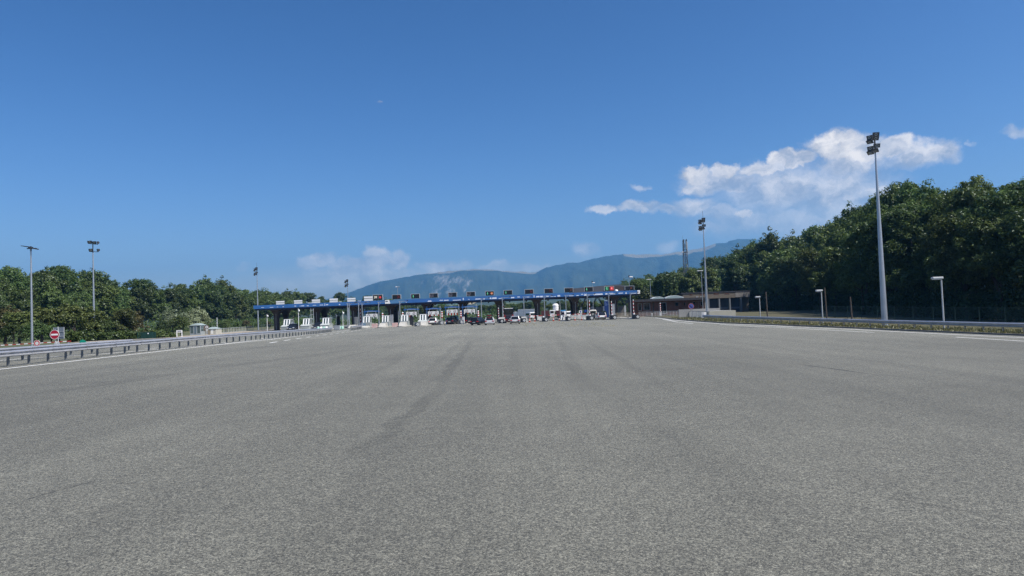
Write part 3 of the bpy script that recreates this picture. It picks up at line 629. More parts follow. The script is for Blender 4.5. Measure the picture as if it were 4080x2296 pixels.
# ------------------------------------------------------------------ lane signals on the roof
def led_sign(px, py, wpx, hpx, label, cont, Y=161.2, top=True):
    c = at(px, py, Y); wd = wpx * Y / FPX; hh = hpx * Y / FPX
    base = FZ1 - .12 + zoff(c.x)
    t = thing('lane_signal', label, 'lane signal', (c.x, Y, base), 0, 'LED lane signals above the toll canopy')
    zc = c.z - base
    part('housing', MB().bx(-wd / 2, wd / 2, -.10, .22, zc - hh / 2, zc + hh / 2), M_dark, t)
    b = .07; fr = MB()
    fr.bx(-wd / 2 - b, wd / 2 + b, -.14, .24, zc + hh / 2, zc + hh / 2 + b); fr.bx(-wd / 2 - b, -wd / 2, -.13, .23, zc - hh / 2, zc + hh / 2); fr.bx(wd / 2, wd / 2 + b, -.13, .23, zc - hh / 2, zc + hh / 2)
    part('frame', fr, M_lgrey, t)
    p = part('panel', MB().bx(-wd / 2 + .01, wd / 2 - .01, -.125, -.101, zc - hh / 2 + .01, zc + hh / 2 - .01), M_led, t)
    for s in (-.3, .3): part('leg', MB().bx(s * wd - .05, s * wd + .05, .0, .12, 0, zc - hh / 2), M_lgrey, t)
    y0 = -.135
    for kind, ux in cont:
        ox = ux * wd; q = hh * .30; mb = MB()
        if kind in ('arrow', 'arrowbig'):
            k = 1.25 if kind == 'arrowbig' else 1.0; q *= k
            mb.bx(ox - .045 * k, ox + .045 * k, y0 - .01, y0, zc - q * .7, zc + q)
            mb.bar((ox, y0 - .006, zc - q), (ox - q * .75, y0 - .006, zc - q * .25), .09 * k, .012).bar((ox, y0 - .0075, zc - q), (ox + q * .75, y0 - .0075, zc - q * .25), .09 * k, .012)
            if kind == 'arrowbig': part('green_field', MB().bx(ox - wd * .235, ox + wd * .235, -.131, -.126, zc - hh * .46, zc + hh * .46), mat('led_green_field', (.01, .06, .03), .5, 0, 0, 1, emit=(.05, .5, .2), estr=.05), t)
            part('green_arrow', mb, M_ledgr, t)
        elif kind in ('redx', 'orangex'):
            for sgn in (-1, 1): mb.bar((ox - q, y0 - .006 - .002 * sgn, zc - sgn * q), (ox + q, y0 - .006 - .002 * sgn, zc + sgn * q), .10, .012)
            part('cross', mb, M_ledred if kind == 'redx' else M_ledor, t)
        elif kind == 'truck':
            fr2 = MB(); qq = hh * .36
            for a in ((-qq, -qq, qq, -qq), (qq, -qq, qq, qq), (qq, qq, -qq, qq), (-qq, qq, -qq, -qq)): fr2.bar((ox + a[0], y0, zc + a[1]), (ox + a[2], y0, zc + a[3]), .02, .012)
            part('pictogram_border', fr2, M_ledwh, t)
            mb.bar((ox - q * .8, y0, zc + q * .45), (ox + q * .3, y0, zc + q * .45), .035, .012).bar((ox - q * .8, y0, zc + q * .45), (ox - q * .8, y0, zc - q * .3), .035, .012)
            mb.bar((ox + q * .3, y0, zc + q * .45), (ox + q * .8, y0, zc - q * .05), .035, .012).bar((ox - q * .8, y0 - .003, zc - q * .3), (ox + q * .8, y0 - .003, zc - q * .3), .045, .012)
            mb.disc(ox - q * .45, y0 - .008, zc - q * .45, .06, .01, 10); mb.disc(ox + q * .45, y0 - .008, zc - q * .45, .06, .01, 10)
            part('vehicle_pictogram', mb, mat('led_pale_violet', (.2, .18, .24), .5, 0, 0, 1, emit=(.7, .6, .9), estr=.18), t)
        elif kind == 'redround':
            part('red_symbol', mb.disc(ox, y0, zc, q * .95, .012, 18), M_ledor, t)
            part('bar', MB().bx(ox - q * .5, ox + q * .5, y0 - .02, y0 - .008, zc - q * .65, zc - q * .35), M_ledwh, t)
        elif kind == 'redsquare':
            part('red_field', MB().bx(ox - hh * .44, ox + hh * .44, -.131, -.126, zc - hh * .44, zc + hh * .44), mat('led_red_field', (.25, .01, .015), .5, 0, 0, 1, emit=(1, .03, .05), estr=.22), t)
            part('red_symbol', mb.prism([(ox, zc + q), (ox + q, zc), (ox + q * .4, zc), (ox + q * .4, zc - q * .8), (ox - q * .4, zc - q * .8), (ox - q * .4, zc), (ox - q, zc)], 'y', y0 - .01, y0), mat('led_pink', (.5, .1, .1), .5, 0, 0, 1, emit=(1, .35, .3), estr=.5), t)
        elif kind == 'thirty':
            part('lettering', text_mb('30', hh * .62, ox, y0, zc + .02), mat('led_cream', (.5, .48, .4), .5, 0, 0, 1, emit=(1, .93, .75), estr=.6), t)
        elif kind == 'redbox':
            q2 = hh * .36; fr2 = MB()
            for a in ((-q2, -q2, -q2, q2), (-q2, q2, q2, q2)): fr2.bar((ox + a[0], y0, zc + a[1]), (ox + a[2], y0, zc + a[3]), .04, .012)
            part('pictogram_border', fr2, M_lgrey, t)
            part('red_symbol', mb.disc(ox + .03, y0 - .004, zc, q2 * .62, .012, 18), mat('led_deep_red', (.3, .02, .02), .5, 0, 0, 1, emit=(1, .08, .06), estr=.3), t)
    return t
led_sign(1505.4, 1185.4, 38, 20, 'large dark LED sign reading 30 beside a red symbol on the toll roof', [('thirty', -.24), ('redbox', .24)])
led_sign(1580, 1184, 33, 17, 'dark LED lane signal with dim red cross just above the turquoise fascia section', [('redx', .26)])
led_sign(1655, 1180.8, 33, 17, 'LED lane signal with pale green arrow, leftmost of the green arrow signals', [('arrow', -.25)])
led_sign(1728, 1178, 33, 16.6, 'LED lane signal with vehicle pictogram above the white SUV lane', [('truck', -.25)])
led_sign(1803, 1174.8, 33, 16.6, 'LED lane signal with vehicle pictogram, middle one of three alike', [('truck', -.25)])
led_sign(1876, 1172, 33, 16.6, 'LED lane signal with vehicle pictogram, next to the arrow and orange disc signal', [('truck', -.25)])
led_sign(1951, 1169.4, 33, 16.6, 'LED lane signal showing a green arrow and an orange disc', [('arrow', -.25), ('redround', .25)])
led_sign(2024, 1166, 33, 16.6, 'LED lane signal with green arrow above the coach lane', [('arrow', -.25)])
led_sign(2108, 1162.6, 33, 16.6, 'LED lane signal with bright red cross above the white van', [('redx', .26)])
led_sign(2186, 1159.7, 33, 16.6, 'LED lane signal with red cross above the maroon tank truck', [('redx', .26)])
led_sign(2266, 1156.7, 33, 16.6, 'LED lane signal with faint orange cross against the grey hall roof', [('orangex', .26)])
led_sign(2345.6, 1153, 33, 16.6, 'LED lane signal with green arrow in front of the grey hall roof', [('arrow', -.25)])
led_sign(2427, 1150, 37, 16.6, 'LED lane signal with vivid green arrow and red square', [('arrowbig', -.25), ('redsquare', .27)])
led_sign(2508, 1148, 35, 15, 'dark LED lane signal with dim orange cross, last at the right end of the roof', [('orangex', .18)])
back = [(1116.7, 1207, 33, 14, 'white rear of a lane signal at the far left end of the toll roof'), (1188, 1203.6, 33, 14, 'white rear of a lane signal, second from the left end of the roof'),
        (1259, 1200.6, 33, 14, 'white rear of a lane signal, in the middle of the five white ones'), (1329.5, 1197, 33, 14, 'white rear of a lane signal left of the tall floodlight mast behind the roof'),
        (1400, 1194.7, 33, 14, 'white rear of a lane signal touching the tall floodlight mast behind the roof'), (1468, 1190, 35, 17, 'large white rear of a lane signal next to the 30 sign')]
for px, py, wp, hp, lab in back:
    Y = 170.3; c = at(px, py, Y); wd, hh = wp * Y / FPX, hp * Y / FPX; base = FZ1 - .12 + zoff(c.x); zc = c.z - base
    t = thing('lane_signal', lab, 'lane signal', (c.x, Y, base), 0, 'white backs of lane signals facing away')
    part('upper_panel', MB().bx(-wd / 2, wd / 2, -.04, .0, zc + hh * .10, zc + hh / 2), M_white, t)
    part('lower_panel', MB().bx(-wd / 2, wd / 2, -.04, .0, min(.12, zc - hh / 2), zc - hh * .02), M_offw, t)
    part('housing', MB().bx(-wd / 2 + .02, wd / 2 - .02, .002, .3, min(.12, zc - hh / 2), zc + hh / 2 - .03), M_dark, t)
    for s in (-.3, .3): part('leg', MB().bx(s * wd - .05, s * wd + .05, .05, .2, 0, .15), M_lgrey, t)
# roof clutter
for px, py, wd in ((1241, 1206, 1.6), (1355, 1202, .6), (1431, 1199, .6)):
    c = at(px, py, 166); b = FZ1 - .12 + zoff(c.x)
    single('roof_vent', MB().rbox(0, 0, (c.z - b) / 2, wd, .6, c.z - b, .04), M_lgrey, {1241: 'flat white roof vent left of the middle white signal back', 1355: 'small white roof vent near the floodlight mast', 1431: 'small white roof vent left of the large white signal back'}[px], 'vent', (c.x, 166, b))
c = at(2455.5, 1157, 165); b = FZ1 - .12 + zoff(c.x)
single('roof_dome', MB().lathe([(.42, 0), (.42, c.z - b - .2), (.38, c.z - b), (.28, c.z - b + .12), (.1, c.z - b + .2)], 16), M_white, 'white dome on the toll roof beside the red square signal', 'dome', (c.x, 165, b), smooth=True)

# ================================================================== ISLANDS
def island(px, Y0, Y1, wd, label, h=.17):
    x = X(px, 1290, Y0)
    t = thing('toll_island', label, 'traffic island', (x, Y0, 0), 0, 'raised concrete islands between the toll lanes')
    n = 8; outl = [(-wd / 2 + wd / 2 * (1 - math.cos(math.pi * k / n)), -wd / 2 * math.sin(math.pi * k / n)) for k in range(n + 1)]
    poly = outl + [(wd / 2, Y1 - Y0), (-wd / 2, Y1 - Y0)]
    part('kerb_slab', MB().prism(poly, 'z', -.02, h), M_conc, t)
    return t, x
def nose(t, wd, ln, hh, y0=.3, m=None):                  # sloping concrete nose rising from the island tip
    prof = [(y0, .17), (y0 + ln * .15, hh * .55 + .1), (y0 + ln * .4, hh * .92 + .05), (y0 + ln * .7, hh), (y0 + ln, hh), (y0 + ln, .17)]
    k = wd / 2
    mb = MB(); n = len(prof)
    vs = [(-k * (.82 if i not in (0, n - 1) else 1), y, z) for i, (y, z) in enumerate(prof)] + [(k * (.82 if i not in (0, n - 1) else 1), y, z) for i, (y, z) in enumerate(prof)]
    mb.add(vs, [tuple(range(n)), tuple(range(2 * n - 1, n - 1, -1))] + [(i, i + n, (i + 1) % n + n, (i + 1) % n) for i in range(n)])
    part('concrete_nose', mb, m or M_conc, t)
isl = {}
for px, Y0, lab, hh, m in ((1150, 151, 'concrete island under the leftmost three-finned booth', 0, None), (1228, 151, 'concrete island under the booth right of the black taxi', 0, None),
        (1306, 151, 'concrete island under the third booth from the left', 0, None), (1398, 150, 'concrete island under the two posts at the end of the guardrail', .75, None),
        (1447, 150, 'concrete island at the foot of two posts left of the first pink barrel', .45, None),
        (1520, 149.5, 'pale concrete island behind the first pink barrel', .95, None), (1600, 149.5, 'pale concrete island behind the second pink barrel', 1.0, None),
        (1683, 149, 'pale concrete island between the pink barrels and the white SUV', .95, None), (1772, 160, 'concrete island between the white and dark SUVs', .6, None),
        (1850, 160, 'concrete island right of the dark SUV', .6, None), (1922, 150, 'concrete island hidden behind the black saloon', .5, None), (2001, 148.5, 'grey concrete island between the two silver cars', 1.25, M_conc2), (2089, 148.5, 'grey concrete island right of the silver estate', 1.2, M_conc2),
        (2172, 149, 'concrete island behind the cones right of the van', .3, None), (2256, 146.5, 'concrete island in the middle of the coned lanes', .8, M_conc2), (2342, 146.5, 'concrete island left of the white crossover', .3, None),
        (2430, 143, 'concrete island right of the white crossover', .3, None), (2522, 140, 'last concrete island before the bollards', .3, None)):
    t, x = island(px, Y0, 172, 1.9 if px < 1900 else 1.6, lab); isl[px] = (t, x, Y0)
    if hh: nose(t, 1.5 if px < 1900 else 1.35, 3.2, hh, .35, m)
def cushion(px, py, Y, wd, hh, label, kind):
    c = at(px, py, Y); x = c.x
    t = thing('crash_cushion', label, 'crash cushion', (x, Y, 0), 0, 'crash cushions at the noses of the toll islands')
    if kind == 'pink':
        mb = MB(); mb.loft([[(-wd / 2 * k, -.42, z), (wd / 2 * k, -.42, z), (wd / 2 * k * 1.0, .42, z), (-wd / 2 * k, .42, z)] for z, k in ((0, .90), (.05, .94), (hh * .8, 1.0), (hh * .86, 1.06), (hh, 1.04))])
        part('tub', mb, M_pink, t); part('lid', MB().rbox(0, 0, hh + .03, wd * .98, .8, .06, .02), mat('pale_pink_lid', (.68, .56, .52), .6, 0, .1, 3), t)
    else:
        m = M_cush if kind == 'black' else M_cushg
        prof = [(-wd / 2 + wd * .5 * (1 - math.cos(math.pi * k / 10)), -.55 * math.sin(math.pi * k / 10)) for k in range(11)]
        mb = MB(); mb.prism(prof + [(wd / 2, 1.5), (-wd / 2, 1.5)], 'z', .03, hh)
        part('body', mb, m, t)
        mb = MB(); mb.prism([(a * 1.04, b * 1.05) for a, b in prof] + [(wd / 2 * 1.04, 1.53), (-wd / 2 * 1.04, 1.53)], 'z', hh * .42, hh * .50); mb.prism([(a * 1.03, b * 1.05) for a, b in prof] + [(wd / 2 * 1.03, 1.53), (-wd / 2 * 1.03, 1.53)], 'z', hh - .03, hh + .05)
        part('rib', mb, m, t)
        ox = wd * .16; yb = -.55 - .03
        s = .30; part('marker_plate', MB().prism([(ox - s, hh * .5), (ox, hh * .5 - s), (ox + s, hh * .5), (ox, hh * .5 + s)], 'y', yb - .03, yb - .005), M_offw, t)
        part('marker_symbol', MB().prism([(ox - s * .45, hh * .5), (ox, hh * .5 - s * .45), (ox + s * .45, hh * .5), (ox, hh * .5 + s * .45)], 'y', yb - .04, yb - .0305), M_grey, t)
    return t
for a in ((1492.5, 1300, 150, 1.08, .82, 'faded pink plastic barrel box, the left of two', 'pink'), (1573.6, 1296, 150, 1.08, .82, 'faded pink plastic barrel box, the right of two', 'pink'),
          (1662, 1293, 148, 1.15, .80, 'grey crash cushion left of the white SUV', 'grey'), (1757, 1286, 158, 1.3, .80, 'grey-green crash cushion between white SUV and dark SUV', 'grey'),
          (1837, 1284, 158, 1.0, .85, 'grey crash cushion right of the dark SUV', 'grey'), (1997, 1281, 147, 1.25, .85, 'dark grey crash cushion between the two silver cars', 'black'),
          (2085, 1278, 147, 1.2, .85, 'black crash cushion right of the silver estate', 'black'), (2172, 1275, 148, 1.3, .85, 'black crash cushion between cones and the maroon truck', 'black'),
          (2263.5, 1272, 145, 1.0, .85, 'black crash cushion in the middle of the coned lanes', 'black'), (2352, 1268, 145, 1.5, .85, 'black crash cushion just left of the white crossover', 'black'),
          (2444, 1266, 142, 1.3, .85, 'black crash cushion just right of the white crossover', 'black'), (2535, 1264, 139, 1.35, .85, 'black crash cushion at the last lane beside the bollards', 'black')):
    cushion(*a)
# camera posts
posts = [(1384.8, 'left of the close pair by the guardrail end'), (1391.5, 'right of the close pair by the guardrail end'), (1429, 'left of the pair beside the first blue portal'), (1442.8, 'right of the pair beside the first blue portal'),
         (1509, 'right of the first height board'), (1593.3, 'behind the second pink barrel'), (1918.3, 'behind the black saloon'), (2002.6, 'left of the coach'), (2088, 'left of the white van'),
         (2170, 'left of the white tank'), (2255.6, 'in the middle of the coned lanes'), (2341.4, 'left of the white crossover'), (2427.3, 'in front of the blue totem'), (2513.6, 'at the right end of the canopy')]
post0 = None
for i, (px, lab) in enumerate(posts):
    Y = 152.0; x = X(px, 1240, Y); full = 'slim grey camera post with bracket arm, ' + lab
    if post0 is None:
        post0 = thing('camera_post', full, 'camera post', (x, Y, .17), 0, 'camera posts standing on the toll islands')
        part('post', MB().tube([(0, 0, 0), (0, 0, 5.3)], [.11, .085], 8), M_pole, post0)
        part('arm', MB().bar((-.25, 0, 5.33), (1.75, 0, 5.33), .09).bar((0, 0, 4.7), (.55, 0, 5.28), .06), M_pole, post0)
        part('camera', MB().rbox(1.72, 0, 5.47, .30, .34, .18, .03).bx(1.66, 1.74, -.04, .04, 5.37, 5.40), M_dark, post0)
        part('base_plate', MB().bx(-.2, .2, -.2, .2, 0, .03), M_pole, post0)
    else: clone(post0, (x, Y, .17), 0, full)
# small floodlight posts in the left lanes
lp = [(1064, 1170 + 100, 1252, 158, 'behind the railing at the far left'), (1189.4, 1270, 1230, 152, 'between the first and second booths'), (1365.7, 1262, 1240, 154, 'near the guardrail gap'), (1339, 1270, 1251, 163, 'in front of the dark cabinet')]
lp0 = None
for px, pm, ptop, Y, lab in lp:
    x = X(px, pm, Y); ht = at(px, ptop, Y).z; full = 'thin pale post with a small lamp, ' + lab
    t = thing('lamp_post', full, 'lamp post', (x, Y, 0), 0, 'thin lamp posts between the left booths')
    part('pole', MB().tube([(0, 0, 0), (0, 0, ht)], [.06, .05], 8), M_white, t)
    part('lamp', MB().lathe([(.05, -.22), (.15, -.16), (.15, .1), (.06, .22)], 10, (.16, 0, ht - .45)), M_white, t, smooth=True)
# booths
def booth(px, Y, label, base=True, left=True, sc_=1.0):
    x = X(px, 1290, Y)
    t = thing('toll_booth', label, 'toll booth', (x, Y, .17), 0, 'finned toll booths on the islands')
    wd, z0, z1 = 1.34, .95, 2.22
    if base:
        part('plinth', MB().prism([(-1.9, 0), (-1.9, .72), (-.9, .98), (1.6, .98), (1.6, 0)], 'x', -.95, .95), mat('booth_plinth', (.30, .33, .32), .8, 0, .1, 1.5, col2=(.22, .24, .24), thr=(.5, .75)), t)
        part('plinth_cap', MB().prism([(-1.95, .72), (-1.95, .79), (-.9, 1.05), (1.65, 1.05), (1.65, .985), (-.9, .985)], 'x', -1.0, 1.0), mat('booth_cap', (.42, .45, .44), .7, 0, .08, 2), t)
    else:
        part('plinth', MB().bx(-.8, .8, -.95, 1.6, 0, .98), mat('booth_plinth', (.30, .33, .32)), t)
        part('side_panel', MB().bx(-.72, -.1, -.98, -.953, .1, .86), mat('booth_blue_panel', (.16, .24, .32), .5, 0, .1, 2), t)
    zb = 1.055 if base else .985
    fr = [(-.85, zb), (-.42, z1), (1.5, z1), (1.5, zb)]
    part('glazing', MB().prism(fr, 'x', -wd / 2 + .02, wd / 2 - .02), M_bglass, t)
    part('roof', MB().prism([(-.52, z1 + .003), (-.40, z1 + .13), (1.62, z1 + .10), (1.66, z1 + .003)], 'x', -wd / 2 - .06, wd / 2 + .06), M_lgrey, t)
    for k in (-.58, 0, .58):
        part('fin', MB().prism([(-.93, zb + .003), (-.51, z1 + .002), (-.43, z1 + .002), (-.85, zb + .003)], 'x', k - .11, k + .11), M_white, t)
    for sx in (-1, 1):
        for yy in (-.1, .7, 1.46): part('mullion', MB().bx(sx * (wd / 2) - .03, sx * (wd / 2) + .03, yy - .03, yy + .03, zb + .002, z1 - .002), M_lgrey, t)
    return t
booth(1147, 154.5, 'white-finned toll booth beside the black taxi, leftmost of all')
booth(1224, 154.5, 'white-finned toll booth right of the black taxi, with a steel ladder frame behind')
booth(1301.5, 154.5, 'white-finned toll booth above pale green drums')
booth(1463, 155.0, 'white-finned toll booth under the first height board', False)
booth(1538, 155.0, 'white-finned toll booth with red strip below, behind the first pink barrel', False)
booth(1614, 155.0, 'white-finned toll booth left of the second height board posts', False)
booth(1687, 156.0, 'white-finned toll booth just left of the white SUV')
# ladder frame
c = X(1244, 1260, 160)
t = thing('ladder_frame', 'pale steel ladder frame rising beside the second booth', 'ladder', (c, 160, .17))
for s in (-.28, .28): part('upright', MB().bx(s - .04, s + .04, -.04, .04, 0, 4.6), M_lgrey, t)
for k in range(4): part('rung', MB().bx(-.237, .237, -.04, .04, 1.2 + k * 1.0, 1.28 + k * 1.0), M_lgrey, t)
# blue portals with height boards
gb = [(1481, 1257.5, 46, 13, 'first height-limit board from the left, above the finned booth'), (1639, 1249.5, 42, 13, 'height-limit board left of the white SUV lane'),
      (1727, 1247, 43, 12.5, 'height-limit board right above the white SUV'), (1801.5, 1240.7, 43, 13, 'height-limit board above the dark SUV with red and white strips'), (1870.6, 1239, 44, 13, 'height-limit board left of the black saloon')]
for bi, (px, py, wp, hp, lab) in enumerate(gb):
    Y = 157.5; c = at(px, py, Y); wd, hh = wp * Y / FPX, hp * Y / FPX
    t = thing('height_portal', 'blue portal with a white ' + lab, 'height barrier', (c.x, Y, 0), 0, 'blue height-limit portals over car lanes')
    zt = c.z + .95
    pw = wd / 2 + .28
    for s in (-1, 1): part('portal_post', MB().tube([(s * pw, .25, 0), (s * pw, .25, zt + .55)], .055, 8), M_pblue if s < 0 else M_lgrey, t)
    part('crossbeam', MB().bx(-pw - .3, pw + .3, .2, .3, zt - .18, zt + .05).prism([(-pw - .25, zt + .06), (pw + .25, zt + .06), (pw * .9, zt + .12), (-pw * .1, zt + .22)], 'y', .21, .29), M_pblue, t)
    for s in (-.35, .35): part('hanger', MB().bx(s * wd - .02, s * wd + .02, .02, .06, c.z + hh / 2, zt - .1), M_lgrey, t)
    part('hanger_bracket', MB().bx(-wd * .4, wd * .4, .02, .21, zt - .1, zt - .05), M_lgrey, t)
    b = part('board', MB().bx(-wd / 2, wd / 2, -.03, .03, c.z - hh / 2, c.z + hh / 2), M_offw, t)
    for s in (-.25, .25):
        ox = s * wd
        part('sign_ring', MB().disc(ox, -.045, c.z, .28, .02, 24, .195), mat('ring_dark_red', (.10, .02, .03), .5, 0, .05, 2), t)
        part('sign_face', MB().disc(ox, -.04, c.z, .19, .015, 24), M_white, t)
        part('sign_marks', MB().bx(ox - .11, ox - .06, -.055, -.048, c.z - .05, c.z + .05).bx(ox - .03, ox + .03, -.055, -.048, c.z - .05, c.z + .05).bx(ox + .06, ox + .11, -.055, -.048, c.z - .05, c.z + .05).bx(ox - .13, ox + .13, -.0545, -.048, c.z - .015, c.z + .015), M_trim, t)
    n_s = 8 if bi in (2, 3) else 4
    for k in range(n_s):
        ox = -wd / 2 + .08 + (wd - .16) * k / (n_s - 1); sh_ = .5 if bi == 3 else .32 + .06 * (k % 2)
        part('hanging_strip', MB().bx(ox - .09, ox + .09, -.012, .012, c.z - hh / 2 - sh_, c.z - hh / 2 - .004), (M_red if (k % 2 if bi == 3 else k % 3 == 1) else M_white), t)
# striped clearance posts
stp = [(1523.5, 1247, 'right of the first height board'), (1603.7, 1244, 'at the left of the second height board'), (1760, 1240, 'between the white and the dark SUV'), (1835.4, 1238, 'right of the dark SUV'), (1905, 1237, 'behind the black saloon')]
for px, py, lab in stp:
    Y = 156.5; c = at(px, py, Y)
    t = thing('clearance_post', 'thick red and white banded post ' + lab, 'striped post', (c.x, Y, .17), 0, 'red and white clearance posts by the lanes')
    zt = c.z - .17; part('stem', MB().tube([(0, 0, 0), (0, 0, zt - 1.5)], .07, 8), M_lgrey, t)
    for k in range(6): part('band', MB().tube([(0, 0, zt - 1.5 + k * .25), (0, 0, zt - 1.5 + (k + 1) * .25)], .17, 12), M_white if k % 2 else M_red, t)
# barrier booms
def boom_up(px, pt, pb, Y, lab, z0=.17):
    c = X(px, (pt + pb) / 2, Y); zt = at(px, pt, Y).z
    t = thing('barrier', 'raised red and white barrier boom ' + lab, 'barrier', (c, Y, z0), 0, 'raised barrier booms')
    part('cabinet', MB().rbox(.05, .1, .5, .38, .38, 1.0, .03), M_white, t)
    n = 8; a = .9; L = zt - z0 - a
    for k in range(n): part('boom_band', MB().bx(-.06, .06, -.16, -.10, a + L * k / n, a + L * (k + 1) / n), M_red if k % 2 == 0 else M_white, t)
for a in ((1314, 1242, 1270, 166, 'behind the third booth'), (1170, 1258, 1290, 166, 'behind the first booth'), (1436.6, 1230, 1284, 163, 'between the paired camera posts'), (1986.6, 1226, 1266, 160, 'on the dark column left of the coach'),
          (2006, 1212, 1262, 162, 'next to the coach'), (2348.7, 1196, 1250, 152, 'left of the white crossover'), (2436.6, 1200, 1254, 149, 'in front of the blue totem'), (2523.5, 1193, 1242, 147, 'beside the last grey post')):
    boom_up(*a)
def boom_down(px0, px1, py, Y, lab):
    a, b = at(px0, py, Y), at(px1, py, Y); x = (a.x + b.x) / 2
    t = thing('barrier', 'lowered red and white barrier boom ' + lab, 'barrier', (b.x + .2, Y, .0), 0, 'lowered barrier booms')
    L = b.x - a.x; n = 7; z = (a.z + b.z) / 2
    part('cabinet', MB().rbox(.15, .1, .55, .38, .38, 1.1, .03), M_white, t)
    for k in range(n): part('boom_band', MB().bx(-.2 - L + L * k / n, -.2 - L + L * (k + 1) / n, -.15, -.09, z - .07, z + .07), M_red if k % 3 != 1 else M_white, t)
boom_down(2107, 2160, 1259, 158, 'in front of the white van'); boom_down(2184, 2231, 1256, 157, 'in front of the maroon truck'); boom_down(2281, 2334, 1252, 156, 'in front of the parking sign')
# traffic cones
cones = [(2110.5, 1284, 'at the left end of the closed lanes'), (2131, 1281, 'second from the left'), (2157, 1281, 'beside the black cushion near the van'), (2205, 1279.5, 'in front of the maroon truck'), (2229, 1278, 'right of the maroon truck'), (2247, 1278, 'left of the middle crash cushion'),
         (2291, 1277, 'right of the middle crash cushion'), (2318, 1276, 'in the middle of the lane left of the crossover'), (2339, 1274, 'beside the wide black cushion')]
cone0 = None
for px, py, lab in cones:
    p = G(px, py)
    if cone0 is None:
        cone0 = thing('traffic_cone', 'orange traffic cone ' + lab, 'traffic cone', p, 0, 'orange cones closing the lanes')
        part('foot', MB().bx(-.22, .22, -.22, .22, 0, .05), M_cone, cone0); part('body', MB().lathe([(.17, .05), (.11, .38), (.09, .5), (.035, .82)], 14), M_cone, cone0, smooth=True)
        part('band', MB().lathe([(.128, .34), (.102, .50)], 14), M_white, cone0)
    else: clone(cone0, p, 0, 'orange traffic cone ' + lab)
# pale green drums behind the guardrail end
for i, (px, py) in enumerate(((1268, 1308), (1279, 1302), (1290, 1308), (1300, 1306), (1355, 1298), (1364, 1298))):
    c = at(px, py, 144); 
    single('plastic_drum', MB().lathe([(.26, 0), (.28, .2), (.26, .22), (.28, .42), (.26, .44), (.26, .68), (.2, .7)], 14), M_mint if i % 2 == 0 or i > 3 else M_white,
           ['pale green drum under the third booth, left end of a cluster', 'white drum second in the cluster under the third booth', 'pale green drum in the middle of the cluster', 'white drum at the right end of the cluster under the third booth', 'pale green drum left of a pair by the guardrail gap', 'pale green drum right of a pair by the guardrail gap'][i], 'drum', (c.x, 144, 0), 0, 'plastic drums by the guardrail end', True)
# grey cabinets
for px, pt, pb, wpx, Y, lab, m in ((1343, 1298, 1317, 22, 138, 'grey slatted cabinet between the two left guardrails', M_grey), (1349, 1262, 1290, 12, 172, 'dark cabinet behind the left lanes', M_dark), (1419, 1265, 1288, 12, 160, 'dark ticket cabinet under the third pair of columns', M_cushg), (1902, 1250, 1264, 9, 158, 'black cabinet beside the post behind the black saloon', M_black), (1561, 1255, 1290, 11, 160, 'tall grey-violet ticket cabinet behind the second pink barrel', M_grey),
                               (2442, 1212, 1258, 13, 160, 'tall grey-violet cabinet right of the blue totem', M_grey), (1640, 1258, 1296, 14, 158, 'dark payment cabinet under the second height board', M_dark), (1846, 1262, 1285, 9, 160, 'white payment cabinet right of the dark SUV', M_white)):
    x = X(px, (pt + pb) / 2, Y); zt = at(px, pt, Y).z; wd = wpx * Y / FPX
    t = thing('cabinet', lab, 'cabinet', (x, Y, 0)); part('body', MB().rbox(0, 0, zt / 2, wd, .7, zt, .03), m, t); part('door', MB().bx(-wd * .4, wd * .4, -.37, -.352, zt * .12, zt * .88), m, t)
    part('cap', MB().bx(-wd * .53, wd * .53, -.38, .38, zt + .002, zt + .05), M_lgrey if m is not M_dark else M_dark, t)
